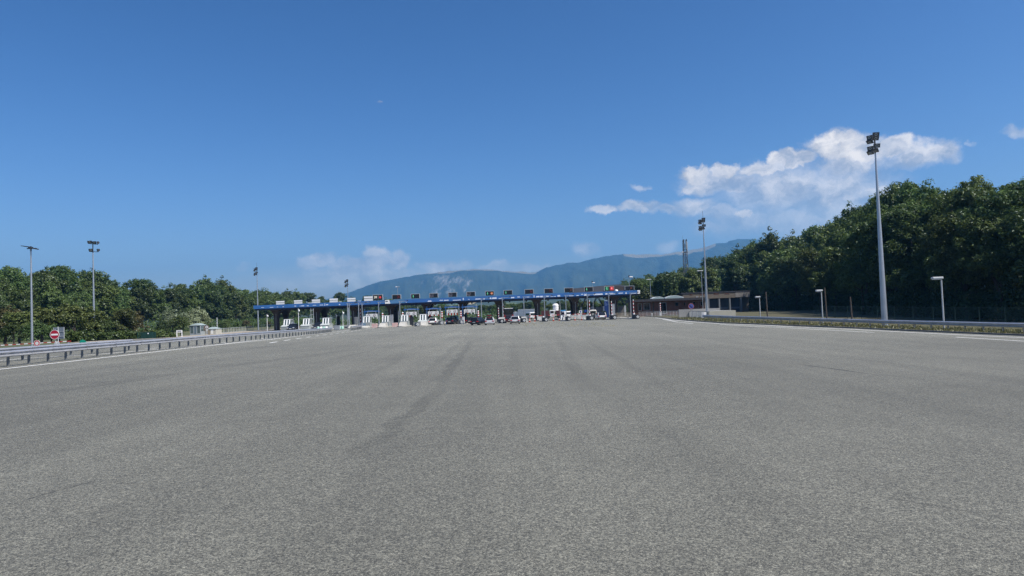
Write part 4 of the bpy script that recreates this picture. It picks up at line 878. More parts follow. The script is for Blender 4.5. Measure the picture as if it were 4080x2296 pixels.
# ================================================================== VEHICLES
def car(px, py, Y, head, label, body, L=4.4, W=1.82, Hh=1.5, kind='hatch', roofm=None, group='vehicles at the toll lanes', cat='car'):
    p = at(px, py, Y); z = gz(p.x, Y)
    t = thing({'suv': 'sport_utility_car'}.get(kind, 'car'), label, cat, (p.x, Y, z), -R(head), group)
    w2 = W / 2; zb = .22; belt = Hh * .60
    tailk = {'hatch': 1.0, 'suv': 1.0, 'sedan': .96}[kind]
    st = [(-L / 2, .84, .42, belt * .78), (-L / 2 + .06, .92, .30, belt * .92 * tailk), (-L / 2 + .25, .98, zb, belt * tailk), (-L * .28, 1.0, zb, belt), (L * .12, 1.0, zb, belt), (L * .24, .99, zb, belt * .985),
          (L * .40, .97, zb, belt * .86), (L / 2 - .10, .90, .28, belt * .74), (L / 2, .80, .40, belt * .58)]
    rings = []
    for y, k, z0, z1 in st:
        a = w2 * k; m = z0 + (z1 - z0) * .55
        rings.append([(-a * .90, y, z0), (-a * .99, y, z0 + .12), (-a, y, m), (-a * .96, y, z1 - .07), (-a * .86, y, z1), (a * .86, y, z1), (a * .96, y, z1 - .07), (a, y, m), (a * .99, y, z0 + .12), (a * .90, y, z0)])
    part('body', MB().loft(rings), body, t, smooth=False)
    yb = {'hatch': (-L / 2 + .14, -L / 2 + .62), 'suv': (-L / 2 + .12, -L / 2 + .42), 'sedan': (-L * .36, -L * .22)}[kind]; yf = (L * .22, L * .03)
    b0, b1 = w2 * .88, w2 * .70; zr = Hh - .04
    def ringg(z, ya, yb_, hw, c=.06): return [(-hw + c, ya, z), (hw - c, ya, z), (hw, ya + c, z), (hw, yb_ - c, z), (hw - c, yb_, z), (-hw + c, yb_, z), (-hw, yb_ - c, z), (-hw, ya + c, z)]
    part('windows', MB().loft([ringg(belt - .03, yb[0], yf[0], b0), ringg(zr, yb[1], yf[1], b1)]), M_glass, t)
    part('roof', MB().loft([ringg(zr - .02, yb[1] - .05, yf[1] + .03, b1 + .02), ringg(zr + .02, yb[1] + .02, yf[1] - .08, b1 - .02), ringg(zr + .05, yb[1] + .25, yf[1] - .3, b1 - .16)]), roofm or body, t)
    pil = MB()
    for sx in (-1, 1):
        for (y0, y1, wd) in ((yb[0], yb[1], .09), (yf[0], yf[1], .07)):
            pil.bar((sx * (b0 - .02), y0 + (.05 if y0 < 0 else -.05), belt - .03), (sx * (b1 + .0), y1 + (.05 if y1 < yf[1] - .1 else -.05), zr), wd)
        ym = (yb[1] + yf[1]) / 2; pil.bar((sx * (b0 + .005), ym + .15, belt - .03), (sx * (b1 + .012), ym + .1, zr), .07)
    part('pillars', pil, body, t)
    for sx in (-1, 1):
        for yy in (-L * .31, L * .31):
            r_ = .33 if kind != 'suv' else .36
            o = part('wheel', MB().tube([(sx * (w2 - .23), 0, 0), (sx * (w2 - .02), 0, 0)], r_, 18), M_rubber, t, loc=(0, yy, r_))
            part('rim', MB().tube([(sx * (w2 - .05), 0, 0), (sx * (w2 - .012), 0, 0)], r_ * .62, 14), M_rim, o)
        part('tail_light', MB().rbox(sx * w2 * .76, -L / 2 + .02, belt * .80, w2 * .40, .16, .16, .03), M_tail, t)
        part('headlight', MB().rbox(sx * w2 * .68, L / 2 - .08, belt * .66, w2 * .40, .2, .14, .03), M_head, t)
        part('mirror', MB().rbox(sx * (w2 + .06), L * .17, belt + .08, .2, .12, .15, .03), body, t)
    part('rear_bumper', MB().rbox(0, -L / 2 + .07, .42, W * .92, .22, .22, .04), M_trim if kind == 'suv' else body, t)
    part('front_bumper', MB().rbox(0, L / 2 - .09, .42, W * .86, .22, .20, .04), M_trim, t)
    part('number_plate', MB().bx(-.26, .26, -L / 2 - .055, -L / 2 - .03, belt * .62 - .05, belt * .62 + .06), M_plate, t)
    part('front_plate', MB().bx(-.26, .26, L / 2 + .03, L / 2 + .045, .40, .51), M_plate, t)
    return t
car(1728, 1280, 159.5, 2, 'white sport utility car stopped under the toll roof', M_bodyw, 4.6, 1.95, 1.62, 'suv')
car(1800, 1280, 160, 9, 'dark grey sport utility car at the booth right of the white one', M_bodyg, 4.5, 1.88, 1.6, 'suv')
car(1812, 1276, 168, 4, 'black tall car ahead of the dark grey one under the roof', M_bodyk, 4.8, 1.95, 1.85, 'suv')
car(1872, 1278, 162, 0, 'dark saloon in the lane behind the turning black saloon', M_bodyg, 4.6, 1.8, 1.45, 'sedan')
car(1908, 1284, 136, 21, 'black saloon turned to the right in front of the toll', M_bodyk, 4.7, 1.85, 1.5, 'suv')
t = car(1952, 1284, 134, 0, 'silver hatchback with red-lit rear and a roof load, right of the black saloon', M_bodys, 4.2, 1.8, 1.5, 'hatch', roofm=M_bodyk)
part('rear_brake_light', MB().bx(-.34, .34, -1.62, -1.60, 1.34, 1.40), M_tail, t); part('roof_rails', MB().bx(-.62, -.57, -1.1, .3, 1.57, 1.63).bx(.57, .62, -1.1, .3, 1.57, 1.63), M_trim, t)
p = at(1952, 1284, 134)
bx_ = thing('roof_box', 'low black and red box on the roof of the silver hatchback', 'roof box', (p.x, 133.5, 1.63)); part('shell', MB().rbox(0, 0, .14, 1.05, 1.5, .28, .10), M_bodyk, bx_); part('lid_stripe', MB().bx(-.42, .42, -.755, -.748, .12, .18), M_tail, bx_)
car(2030, 1280, 147, 0, 'dark red car half hidden by the silver estate', M_bodyr, 4.2, 1.78, 1.55, 'hatch')
car(2052, 1282, 132.5, 0, 'silver estate car right of the dark red one', M_bodys, 4.6, 1.83, 1.5, 'suv')
car(2393, 1264, 146, -2, 'white crossover with black roof at the right open lane', M_bodyw, 4.4, 1.85, 1.55, 'suv', roofm=M_bodyk)
t = car(1167, 1300, 153, 176, 'black taxi with a white roof light coming out of the left lane', M_bodyk, 4.7, 1.85, 1.5, 'sedan')
part('roof_light', MB().rbox(0, .0, 1.62, .62, .3, .2, .05), M_head, t)
car(1268, 1295, 156, 182, 'dark car facing out of the lane beside the ladder frame', M_bodyg, 4.5, 1.82, 1.55, 'suv')
# coach
p = at(2027.5, 1262, 182)
t = thing('coach', 'dark tall coach with a white roof edge in the toll lane', 'coach', (p.x, 182, 0), 0, 'vehicles at the toll lanes')
part('body', MB().rbox(0, 6, 1.75, 2.5, 12, 2.9, .16, 3), M_bodyk, t)
part('rear_window', MB().rbox(0, -.02, 2.45, 2.16, .08, 1.1, .05), M_glass, t); part('roof_edge', MB().rbox(0, 6, 3.24, 2.34, 11.8, .14, .05), M_white, t)
part('engine_grille', MB().bx(-.95, .95, -.03, .0, 1.1, 1.7), M_dark, t); part('rear_bumper', MB().rbox(0, .02, .62, 2.44, .2, .4, .06), M_bodyg, t)
for sx in (-1, 1):
    part('tail_light', MB().rbox(sx * 1.06, -.02, 1.25, .2, .08, .7, .03), M_tail, t); part('side_windows', MB().bx(sx * 1.262 - .012, sx * 1.262 + .012, .6, 11.2, 1.9, 2.9), M_glass, t)
    for yy in (2.6, 9.4): part('wheel', MB().tube([(sx * .98, yy, .5), (sx * 1.27, yy, .5)], .5, 18), M_rubber, t)
    part('mirror', MB().rbox(sx * 1.45, 11.7, 2.4, .2, .15, .5, .04), M_trim, t)
part('number_plate', MB().bx(-.26, .26, -.10, -.085, .62, .73), M_plate, t)
# vans
def van(px, py, Y, head, label, L=5.0, W=1.95, Hh=2.0, body=None, rings=False):
    body = body or M_bodyw; p = at(px, py, Y)
    t = thing('van', label, 'van', (p.x, Y, 0), -R(head), 'vehicles at the toll lanes'); w2 = W / 2
    st = [(-L / 2, .93, .42, Hh - .14), (-L / 2 + .1, 1, .3, Hh - .03), (-L / 2 + .5, 1, .25, Hh), (L * .16, 1, .25, Hh), (L * .26, .98, .25, Hh * .93), (L * .36, .97, .25, Hh * .62), (L * .46, .95, .3, Hh * .5), (L / 2, .86, .4, Hh * .38)]
    rg = []
    for y, k, z0, z1 in st:
        a = w2 * k; rg.append([(-a * .94, y, z0), (-a, y, z0 + .12), (-a, y, z0 + (z1 - z0) * .55), (-a * .93, y, z1 - .12), (-a * .82, y, z1), (a * .82, y, z1), (a * .93, y, z1 - .12), (a, y, z0 + (z1 - z0) * .55), (a, y, z0 + .12), (a * .94, y, z0)])
    part('body', MB().loft(rg), body, t)
    part('rear_window', MB().rbox(0, -L / 2 - .012, Hh * .72, W * .74, .06, Hh * .26, .025), M_glass, t)
    part('windscreen', MB().prism([(L * .272, Hh * .90), (L * .362, Hh * .63), (L * .345, Hh * .62), (L * .255, Hh * .89)], 'x', -w2 * .78, w2 * .78), M_glass, t)
    for sx in (-1, 1):
        part('side_window', MB().bx(sx * w2 * .985 - .02, sx * w2 * .985 + .02, -L * .40, L * .22, Hh * .58, Hh * .84), M_glass, t)
        part('tail_light', MB().rbox(sx * w2 * .88, -L / 2 - .005, Hh * .5, .14, .08, .45, .03), M_tail, t)
        part('headlight', MB().rbox(sx * w2 * .66, L / 2 - .06, Hh * .36, .36, .16, .16, .03), M_head, t)
        for yy in (-L * .30, L * .31):
            o = part('wheel', MB().tube([(sx * (w2 - .24), 0, 0), (sx * (w2 + .005), 0, 0)], .34, 18), M_rubber, t, loc=(0, yy, .34)); part('rim', MB().tube([(sx * (w2 - .05), 0, 0), (sx * (w2 + .012), 0, 0)], .2, 12), M_rim, o)
    part('rear_bumper', MB().rbox(0, -L / 2 - .02, .45, W * .96, .18, .24, .04), M_trim if not rings else body, t)
    part('number_plate', MB().bx(-.26, .26, -L / 2 - .13, -L / 2 - .112, .42, .53), M_plate, t)
    if rings:
        for sx in (-1, 1): part('ring_mark', MB().disc(sx * .48, -L / 2 - .04, Hh * .42, .30, .02, 24, .17), M_trim, t); part('ring_centre', MB().disc(sx * .48, -L / 2 - .045, Hh * .42, .09, .02, 16), M_trim, t)
    return t
van(2113, 1260, 196, -16, 'white van seen from behind under the red cross lane', 5.2, 2.0, 2.05)
van(2276, 1256, 195, 70, 'white van with a sloping front beside the blue parking sign', 5.0, 1.9, 1.95)
van(2358, 1256, 176, 0, 'white van with two dark rings on its rear doors, left of the crossover', 5.0, 1.95, 2.1, None, True)
# maroon tank truck and box trailer
p = at(2205, 1262, 196)
t = thing('tank_truck', 'maroon truck with a white domed tank and white cab behind the closed lanes', 'truck', (p.x, 196, 0), 0, 'vehicles at the toll lanes')
part('bed', MB().bx(-3.3, 3.6, -.9, 1.4, .9, 1.25), M_maroon, t); part('side_body', MB().rbox(2.2, .2, 1.75, 2.9, 2.1, 1.0, .05), M_maroon, t); part('front_body', MB().rbox(-2.3, .2, 1.75, 2.2, 2.1, 1.1, .05), M_maroon, t)
part('cab', MB().rbox(-.35, .1, 1.45, 1.3, 2.1, 1.9, .12), M_bodyw, t); part('cab_window', MB().rbox(-.35, -.97, 1.85, .9, .06, .6, .02), M_glass, t)
part('tank', MB().lathe([(.7, 2.0), (.78, 2.1), (.78, 2.55), (.74, 2.6), (.74, 2.66), (.80, 2.7), (.80, 3.3), (.76, 3.34), (.76, 3.4), (.82, 3.44), (.82, 3.75), (.70, 4.0), (.42, 4.18), (.1, 4.22)], 20, (.75, .3, 0)), M_white, t)
part('hatch', MB().tube([(.3, .0, 3.9), (-.15, -.1, 3.7)], .14, 10), M_offw, t)
for xx in (-2.4, -1.5, 1.6, 2.6):
    for yy in (-.85, 1.3): part('wheel', MB().tube([(xx, yy - .15, .48), (xx, yy + .15, .48)], .48, 16), M_rubber, t)
p = at(2103, 1248, 225)
t = thing('box_truck', 'pale grey box truck behind the white van', 'truck', (p.x, 225, 0), R(62), 'vehicles at the toll lanes')
part('box', MB().rbox(0, 0, 1.9, 2.4, 6.0, 2.2, .05), M_offw, t); part('cab', MB().rbox(0, 4.0, 1.35, 2.2, 1.8, 1.9, .12), M_bodyw, t); part('cab_window', MB().rbox(0, 4.92, 1.7, 1.9, .06, .7, .02), M_glass, t); part('chassis', MB().bx(-.9, .9, -2.8, 4.6, .5, .75), M_dark, t)
for sx in (-1, 1):
    for yy in (-2, 3.6): part('wheel', MB().tube([(sx * .85, yy, .45), (sx * 1.15, yy, .45)], .45, 16), M_rubber, t)

# ================================================================== MASTS AND LAMPS
def floodlight(t, x, y, z, yaw, pitch, s=1.0):
    q = Matrix.Rotation(yaw, 3, 'Z') @ Matrix.Rotation(pitch, 3, 'X')
    def tr(mb): mb.v = [tuple(q @ Vector(v) + Vector((x, y, z))) for v in mb.v]; return mb
    f = part('floodlight', tr(MB().loft([[(-.36 * s, -.17 * s, -.24 * s), (.36 * s, -.17 * s, -.24 * s), (.36 * s, -.17 * s, .24 * s), (-.36 * s, -.17 * s, .24 * s)],
                                          [(-.36 * s, -.05 * s, -.24 * s), (.36 * s, -.05 * s, -.24 * s), (.36 * s, -.05 * s, .24 * s), (-.36 * s, -.05 * s, .24 * s)],
                                          [(-.16 * s, .20 * s, -.13 * s), (.16 * s, .20 * s, -.13 * s), (.16 * s, .20 * s, .13 * s), (-.16 * s, .20 * s, .13 * s)]])), M_dark, t)
    part('lens', tr(MB().bx(-.30 * s, .30 * s, -.178 * s, -.172 * s, -.19 * s, .19 * s)), M_lens, f)
    part('reflector', tr(MB().disc(0, -.186 * s, 0, .15 * s, .01, 16, .10 * s)), M_lgrey, f)
def mast(base, top_z, label, rb=.34, rt=.12, style='cluster', rod=False, steps=False, mirror=1, s=1.0, group='tall floodlight masts'):
    t = thing('floodlight_mast', label, 'floodlight mast', base, 0, group); h = top_z - base.z
    sh = h - 2.2 * s
    part('pole', MB().tube([(0, 0, 0), (0, 0, h * .45), (0, 0, sh)], [rb, rb * .55 + rt * .45, rt], 12), M_pole, t)
    part('base_flange', MB().tube([(0, 0, 0), (0, 0, .04)], rb + .14, 12), M_pole, t)
    if steps:
        mbs_ = MB()
        for k in range(16): z = .9 + k * .62; mbs_.bx(-.012, .012, -rb - .012 + z * (rb - rt) / sh * .9, -.05, z, z + .03)
        part('step_marks', mbs_, M_grey, t)
    if style == 'cluster':
        part('spigot', MB().tube([(0, 0, sh), (0, 0, h - .1)], .075 * s ** .5, 8), M_dark, t)
        m = mirror
        for dx, dz, yaw, pit in ((.02, -.05, -.15, .35), (-.05, -.50, -.05, .45), (-.62, -.40, -1.1, .15), (-.66, -.85, -.9, .9), (.05, -1.38, -.15, .3), (-.60, -1.68, -1.0, .2), (-.10, -1.90, -.8, .75), (-.66, -2.14, -.95, .8)):
            floodlight(t, dx * s * m, -.22 * s, h + dz * s, yaw * m, pit, s)
        part('bracket', MB().bar((-.7 * s * m, 0, h - .62 * s), (.1 * m, 0, h - .62 * s), .07).bar((-.7 * s * m, 0, h - 1.92 * s), (.1 * m, 0, h - 1.92 * s), .07).bar((-.05 * m, 0, h - 1.5 * s), (.1 * m, 0, h - 1.5 * s), .07), M_dark, t)
    elif style == 'tee':
        part('spigot', MB().tube([(0, 0, sh), (0, 0, h - .3)], .08, 8), M_dark, t)
        part('crossarm', MB().bar((-.75, 0, h - .55), (.85, 0, h - .75), .09).bar((-.55, 0, h - 1.95), (.95, 0, h - 2.05), .09), M_dark, t)
        for dx, dz, yaw in ((-.45, -.28, .0), (.35, -.40, -.2), (.95, -.45, -1.0), (-.25, -1.68, .1), (1.0, -1.75, -.8)): floodlight(t, dx, -.05, h + dz, yaw, .35)
    if rod: part('lightning_rod', MB().tube([(0, 0, h), (0, 0, h + 1.4)], .02, 6), M_dark, t)
    return t
pb = G(3526, 1303); mast(Vector((pb.x, pb.y, vz(pb.x, pb.y))), at(3478, 536, pb.y).z, 'tallest grey floodlight mast, in front of the dark wood on the right', .31, .075, steps=True, s=.88)
pb = at(2819, 1268, 122.5); mast(Vector((pb.x, 122.5, vz(pb.x, 122.5))), at(2800, 872, 122.5).z, 'grey floodlight mast in front of the brown building', .25, .065, rod=True, s=.88)
pb = at(1029, 1310, 185); mast(Vector((pb.x, 185, 0)), at(1015, 1068, 185).z, 'grey floodlight mast behind the left end of the toll roof', .21, .07, rod=True, s=.88)
pb = at(375, 1300, 120); mast(Vector((pb.x, 120, gz(pb.x, 120))), at(366, 958, 120).z, 'floodlight mast with two crossarms standing among the left trees', .18, .085, 'tee')
pb = at(1389, 1290, 262); mast(Vector((pb.x, 262, 0)), at(1381, 1116, 262).z, 'thin floodlight mast rising behind the white signal backs', .22, .08, s=1.15)
# left flat-headed pole
pb = G(128, 1379); zt = at(118, 982, pb.y).z
t = thing('street_lamp', 'tall pale lamp post with a flat head left of the no-entry sign', 'street lamp', (pb.x, pb.y, pb.z)); h = zt - pb.z
part('pole', MB().tube([(0, 0, 0), (0, 0, h - .1)], [.10, .055], 12), M_pole, t); part('arm', MB().bar((-.35, 0, h - .2), (.5, 0, h - .2), .08).bar((0, 0, h - .45), (0, 0, h), .1), M_dark, t)
for a_, b_, z_ in ((-.75, .05, .02), (-.1, .55, -.16)):
    part('lamp_head', MB().prism([(a_, h + z_ + .06), (b_, h + z_ - .06), (b_, h + z_ - .16), (a_, h + z_ + .0)], 'y', -.25, .25), M_dark, t)
# masts behind the canopy
for px, py, Y, lab, s2 in ((1587, 1143, 200, 'thin lamp post behind the turquoise fascia section', .8), (2364.6, 1122, 178, 'lamp post with two white heads in front of the grey hall roof', .9), (2511.6, 1100, 178, 'lamp post with one white head at the right end of the toll roof', .95), (2595, 1114, 186, 'lamp post with a flat white head behind the brown building', 1.0), (2801, 1079, 150, 'thin lamp post just left of the mast by the beige wall', 1.0)):
    c = at(px, 1250 if px < 2500 else 1230, Y); zt = at(px, py, Y).z
    t = thing('street_lamp', lab, 'street lamp', (c.x, Y, 0), 0, 'street lamps round the toll')
    part('pole', MB().tube([(0, 0, 0), (0, 0, zt - .1)], [.09, .055], 8), M_pole, t); hx = .8 * s2
    if px in (1587,): part('lamp_head', MB().rbox(-.32, 0, zt, .5, .3, .2, .05), M_white, t); part('lamp_head', MB().rbox(.32, 0, zt - .06, .5, .3, .2, .05), M_grey, t)
    elif px == 2364.6: part('lamp_head', MB().rbox(.35, 0, zt - .3, .7, .3, .2, .05), M_white, t); part('lamp_head', MB().rbox(-.45, -.1, zt - 2.2, .6, .3, .3, .05), M_white, t); part('finial', MB().bx(-.15, .15, -.1, .1, zt - .2, zt + .15), M_dark, t)
    elif px == 2511.6: part('lamp_head', MB().rbox(.5, 0, zt - .25, .9, .35, .28, .08), M_white, t); part('bracket', MB().bar((-1.0, 0, zt - .3), (.2, 0, zt - .2), .05).bx(-.12, .12, -.1, .1, zt - .3, zt + .2), M_dark, t)
    else: part('lamp_head', MB().rbox(-.3, 0, zt, 1.3, .4, .2, .07), M_lgrey, t)
# right street lamps
for i, (b_, hd, lab) in enumerate((((3762, 1317), (3716, 3759, 1110), 'nearest low street lamp on the right with a flat grey head'), ((3279, 1292), (3252, 3278, 1160), 'middle low street lamp behind the right guardrail'), ((3030, 1276), (3010, 3030, 1185), 'farthest low street lamp by the end of the beige wall'))):
    p = G(*b_); z0 = vz(p.x, p.y); zt = at(hd[1], hd[2], p.y).z; wd = (hd[1] - hd[0]) * p.y / FPX
    t = thing('street_lamp', lab, 'street lamp', (p.x, p.y, z0), 0, 'low street lamps along the right guardrail'); h = zt - z0
    part('pole', MB().tube([(0, 0, 0), (0, 0, h - .05)], [.075, .06], 8), M_lgrey, t)
    part('lamp_head', MB().rbox(-wd / 2 + .12, 0, h + .06, wd, .36, .2, .06), M_lgrey, t); part('diffuser', MB().rbox(-wd / 2 + .05, 0, h - .06, wd * .7, .28, .06, .02), M_offw, t)
for px, pt, pb_, Y, lab in ((3058, 1163, 1258, 96, 'dark wooden pole between the far and middle street lamps'), (3294, 1146, 1264, 88, 'dark wooden pole just right of the middle street lamp'), (3395, 1183, 1275, 80, 'short wooden pole left of the tallest mast')):
    p = at(px, pb_, Y); zt = at(px, pt, Y).z; z0 = vz(p.x, Y)
    single('wooden_pole', MB().tube([(0, 0, 0), (-.08, 0, zt - z0)], [.10, .08], 8), M_wood, lab, 'pole', (p.x, Y, z0), 0, 'wooden poles before the right wood')
c = at(865, 1300, 150)
t = thing('utility_pole', 'thin pale utility pole right of the shelter', 'pole', (c.x, 150, 0)); part('pole', MB().tube([(0, 0, 0), (0, 0, at(865, 1266, 150).z)], .09, 8), M_lgrey, t); part('clamp', MB().bx(-.13, .13, -.13, .13, 2.0, 2.1), M_grey, t)

# ================================================================== GUARDRAILS
def w_beam(mb, p0, p1, n, h0, k_=1.0):                          # W profile swept from p0 to p1; n points to the traffic side
    prof = [(.0, -.155), (.083, -.118), (.083, -.088), (.0, -.018), (.0, .024), (.083, .062), (.083, .088), (.0, .155)]
    prof = [(d_ * k_, z * k_) for d_, z in prof]; k = len(prof); vs = []
    for p in (p0, p1):
        for d_, z in prof: vs.append((p.x + n.x * d_, p.y + n.y * d_, p.z + h0 + z))
        for d_, z in reversed(prof): vs.append((p.x + n.x * (d_ - .006), p.y + n.y * (d_ - .006), p.z + h0 + z))
    m = 2 * k
    mb.add(vs, [(i, (i + 1) % m, m + (i + 1) % m, m + i) for i in range(m)] + [tuple(range(m)), tuple(range(2 * m - 1, m - 1, -1))])
def guardrail(label, pts, side, spacing, z_f, h=.62, group='steel guardrails', post_h=.70, seg=2, k_=1.0):
    q = [Vector((p[0], p[1], 0)) for p in pts]; d = [0]
    for a, b in zip(q, q[1:]): d.append(d[-1] + (b - a).length)
    def pos(s):
        for i in range(len(q) - 1):
            if s <= d[i + 1] or i == len(q) - 2: 
                r_ = q[i].lerp(q[i + 1], (s - d[i]) / (d[i + 1] - d[i])); return Vector((r_.x, r_.y, z_f(r_.x, r_.y)))
    base = pos(0); t = thing('guardrail', label, 'guardrail', base, 0, group)
    N = int(d[-1] / spacing); P_ = [pos(i * spacing) for i in range(N + 1)]
    pm = None
    for i, p in enumerate(P_):
        if pm is None: pm = MB().bx(-.055, .055, -.018, .018, 0, post_h).bx(-.055, -.037, -.055, .055, 0, post_h).bx(-.055, .055, -.055, -.037, 0, post_h).mesh('post', M_galv2)
        dr = (P_[min(i + 1, N)] - P_[max(i - 1, 0)]).normalized(); n = Vector((-dr.y, dr.x, 0)) * side
        o = bpy.data.objects.new('post', pm); COL.objects.link(o); o.parent = t; o.location = p - base; o.rotation_euler = (0, 0, math.atan2(n.y, n.x))
        sp = MB().box(0, 0, h, .16, .10, .22).mesh('spacer', M_galv2) if i == 0 else sp
        o = bpy.data.objects.new('spacer', sp); COL.objects.link(o); o.parent = t; o.location = p - base + n * .13; o.rotation_euler = (0, 0, math.atan2(n.y, n.x))
    for i in range(0, N, seg):
        a, b = P_[i], P_[min(i + seg, N)]; dr = (b - a).normalized(); n = Vector((-dr.y, dr.x, 0)) * side
        n.z = 0; n.normalize()
        mb = MB(); w_beam(mb, a + n * .211 - base, b + n * .211 + dr * .06 - base, n, h, k_)
        part('rail_beam', mb, M_galv, t)
        mb = MB(); c = a + n * .30 + dr * .3 - base; mb.box(c.x, c.y, c.z + h, .02, .06, .06); 
    return t
Lr = [G(57, 1456)]; 
lrail = [(-25.35, 14)] + [(-25.4, 34), (-25.4, 50), (-25.6, 68), (-27.3, 92), (-30.8, 118)]
guardrail('long steel guardrail with dark posts along the left edge line', lrail, -1, 1.5, gz, .63, post_h=.74)
guardrail('short steel guardrail section after the gap, left of the camera posts', [(G(1360, 1321).x, 127), (G(1423, 1312).x, 143)], -1, 1.33, gz, .63, post_h=.74)
p0, p1 = G(-60, 1421), G(430, 1388)
guardrail('second steel guardrail behind the first, under the no-entry sign', [(-28.3, 22), (-28.2, 40), (-27.6, 50)], -1, 2.0, gz, .63, post_h=.72)
rr = [(38.3, 12), (38.2, 40)] + [(G(*p).x + .25, G(*p).y) for p in ((4080, 1333), (3740, 1318.5), (3400, 1304.5), (3245, 1298), (3060, 1289.5), (2932, 1284), (2860, 1280.5), (2793, 1276))]
guardrail('long steel guardrail on the dry verge along the right side', rr, 1, 2.0, vz, .555, post_h=.68, k_=1.2)

# ================================================================== LEFT SIDE
pn = Vector((X(217.7, 1334, 60), 60, 0)); pn.z = gz(pn.x, 60)
t = thing('no_entry_sign', 'round red no-entry sign with a white bar on a grey post', 'road sign', pn)
zc = at(217.7, 1333.6, 60).z - pn.z
part('post', MB().tube([(.02, .07, 0), (.02, .07, zc - .3)], .035, 8).bar((.02, .07, .0), (.02, .07, .35), .2, .06), M_lgrey, t)
part('rim', MB().disc(0, 0, zc, .405, .03, 36, .375), mat('sign_white_rim', (.75, .70, .68), .4, 0, .03, 2), t); part('disc', MB().disc(0, .002, zc, .375, .024, 36), M_signred, t)
part('white_bar', MB().bx(-.285, .285, -.02, -.0105, zc - .07, zc + .07), M_white, t)
Y = 63; c = at(234.5, 1327.5, Y); t = thing('sign_panel', 'grey back of a square road sign behind the no-entry sign', 'road sign', (c.x, Y, gz(c.x, Y))); zc = c.z - gz(c.x, Y); wd, hh = 41 * Y / FPX, 46 * Y / FPX
part('panel', MB().bx(-wd / 2, wd / 2, -.015, .015, zc - hh / 2, zc + hh / 2), M_backgrey, t)
part('stiffener', MB().bx(-wd / 2, wd / 2, -.05, -.016, zc + .10, zc + .15).bx(-wd / 2, wd / 2, -.05, -.016, zc - .33, zc - .28), M_grey, t); part('edge', MB().bx(-wd / 2 - .015, -wd / 2, -.03, .03, zc - hh / 2, zc + hh / 2).bx(wd / 2, wd / 2 + .015, -.03, .03, zc - hh / 2, zc + hh / 2), M_lgrey, t)
part('post', MB().tube([(-.02, -.075, 0), (-.02, -.075, zc + hh / 2 + .05)], .04, 8).bar((-.02, -.075, 0), (-.02, -.075, .35), .2, .06), M_lgrey, t)
# boom across the side exit with its round sign
Y = 61; a, b = at(-120, 1384, Y), at(282, 1359.5, Y); x_ = at(273, 1372, Y).x; g0 = gz(x_, Y)
t = thing('barrier', 'long thin red and white barrier boom across the left exit', 'barrier', (x_, Y, g0), 0, 'lowered barrier booms'); L = b.x - a.x; n = 26
part('support_post', MB().bx(-.04, .04, .0, .08, 0, b.z - g0 - .06), M_lgrey, t)
zl = a.z - g0; zr_ = b.z - g0
part('end_stand', MB().bx(a.x - x_ + .02, a.x - x_ + .3, .0, .3, 0, zl + .1), M_offw, t)
for k in range(n): part('boom_band', MB().bar((a.x - x_ + L * k / n, 0, zl + (zr_ - zl) * k / n), (a.x - x_ + L * (k + 1) / n, 0, zl + (zr_ - zl) * (k + 1) / n), .07), M_red if k % 2 else M_white, t)
t2 = thing('prohibition_sign', 'round white sign with a thick red ring hung on the thin boom', 'road sign', (at(150, 1368, Y).x, Y - .09, gz(at(150, 1368, Y).x, Y))); zc = at(150, 1368, Y - .09).z - gz(at(150, 1368, Y).x, Y)
part('rim', MB().disc(0, 0, zc, .275, .02, 32, .255), M_white, t2); part('red_ring', MB().disc(0, .001, zc, .255, .018, 32, .155), mat('sign_red_bright', (.52, .04, .05), .45, 0, .04, 3), t2); part('face', MB().disc(0, .002, zc, .155, .016, 28), M_offw, t2)
part('bracket', MB().bx(-.05, .05, .02, .05, zc - .1, zc + .1), M_grey, t2)
Y = 57; c = at(333, 1366, Y); g0 = gz(c.x, Y)
t = thing('green_sign', 'bright green teardrop-shaped panel peeping over the guardrail', 'road sign', (c.x, Y, g0)); zc = c.z - g0
prof = [(-.31 + .30 * (1 - math.cos(a_)), .30 * math.sin(a_)) for a_ in [math.pi * (1.5 - i / 10) - math.pi for i in range(0)]]
prof = []
for i in range(13): a_ = math.pi / 2 + math.pi * i / 12; prof.append((-.10 + .24 * math.cos(a_), zc - .02 + .27 * math.sin(a_)))
prof += [(.15, zc - .20), (.34, zc - .14), (.22, zc + .06), (.06, zc + .20)]
part('panel', MB().prism(prof, 'y', -.015, .015), M_green, t); part('post', MB().tube([(-.05, .05, 0), (-.05, .05, zc)], .035, 8), M_lgrey, t)
# white framed notice
p = G(715, 1346); t = thing('notice_board', 'white two-legged notice board in front of the yellow-green bush', 'notice board', p); Y = p.y
wd = 20 * Y / FPX; zt = at(715, 1316, Y).z - p.z
for s in (-1, 1): part('leg', MB().bx(s * wd / 2 - .05, s * wd / 2 + .05, -.05, .05, 0, zt), M_white, t)
part('board', MB().bx(-wd / 2 + .05, wd / 2 - .05, -.04, .04, zt - .36, zt), M_white, t); part('notice', MB().bx(-wd / 2 + .1, wd / 2 - .1, -.052, -.041, zt - .26, zt - .08), M_grey, t)
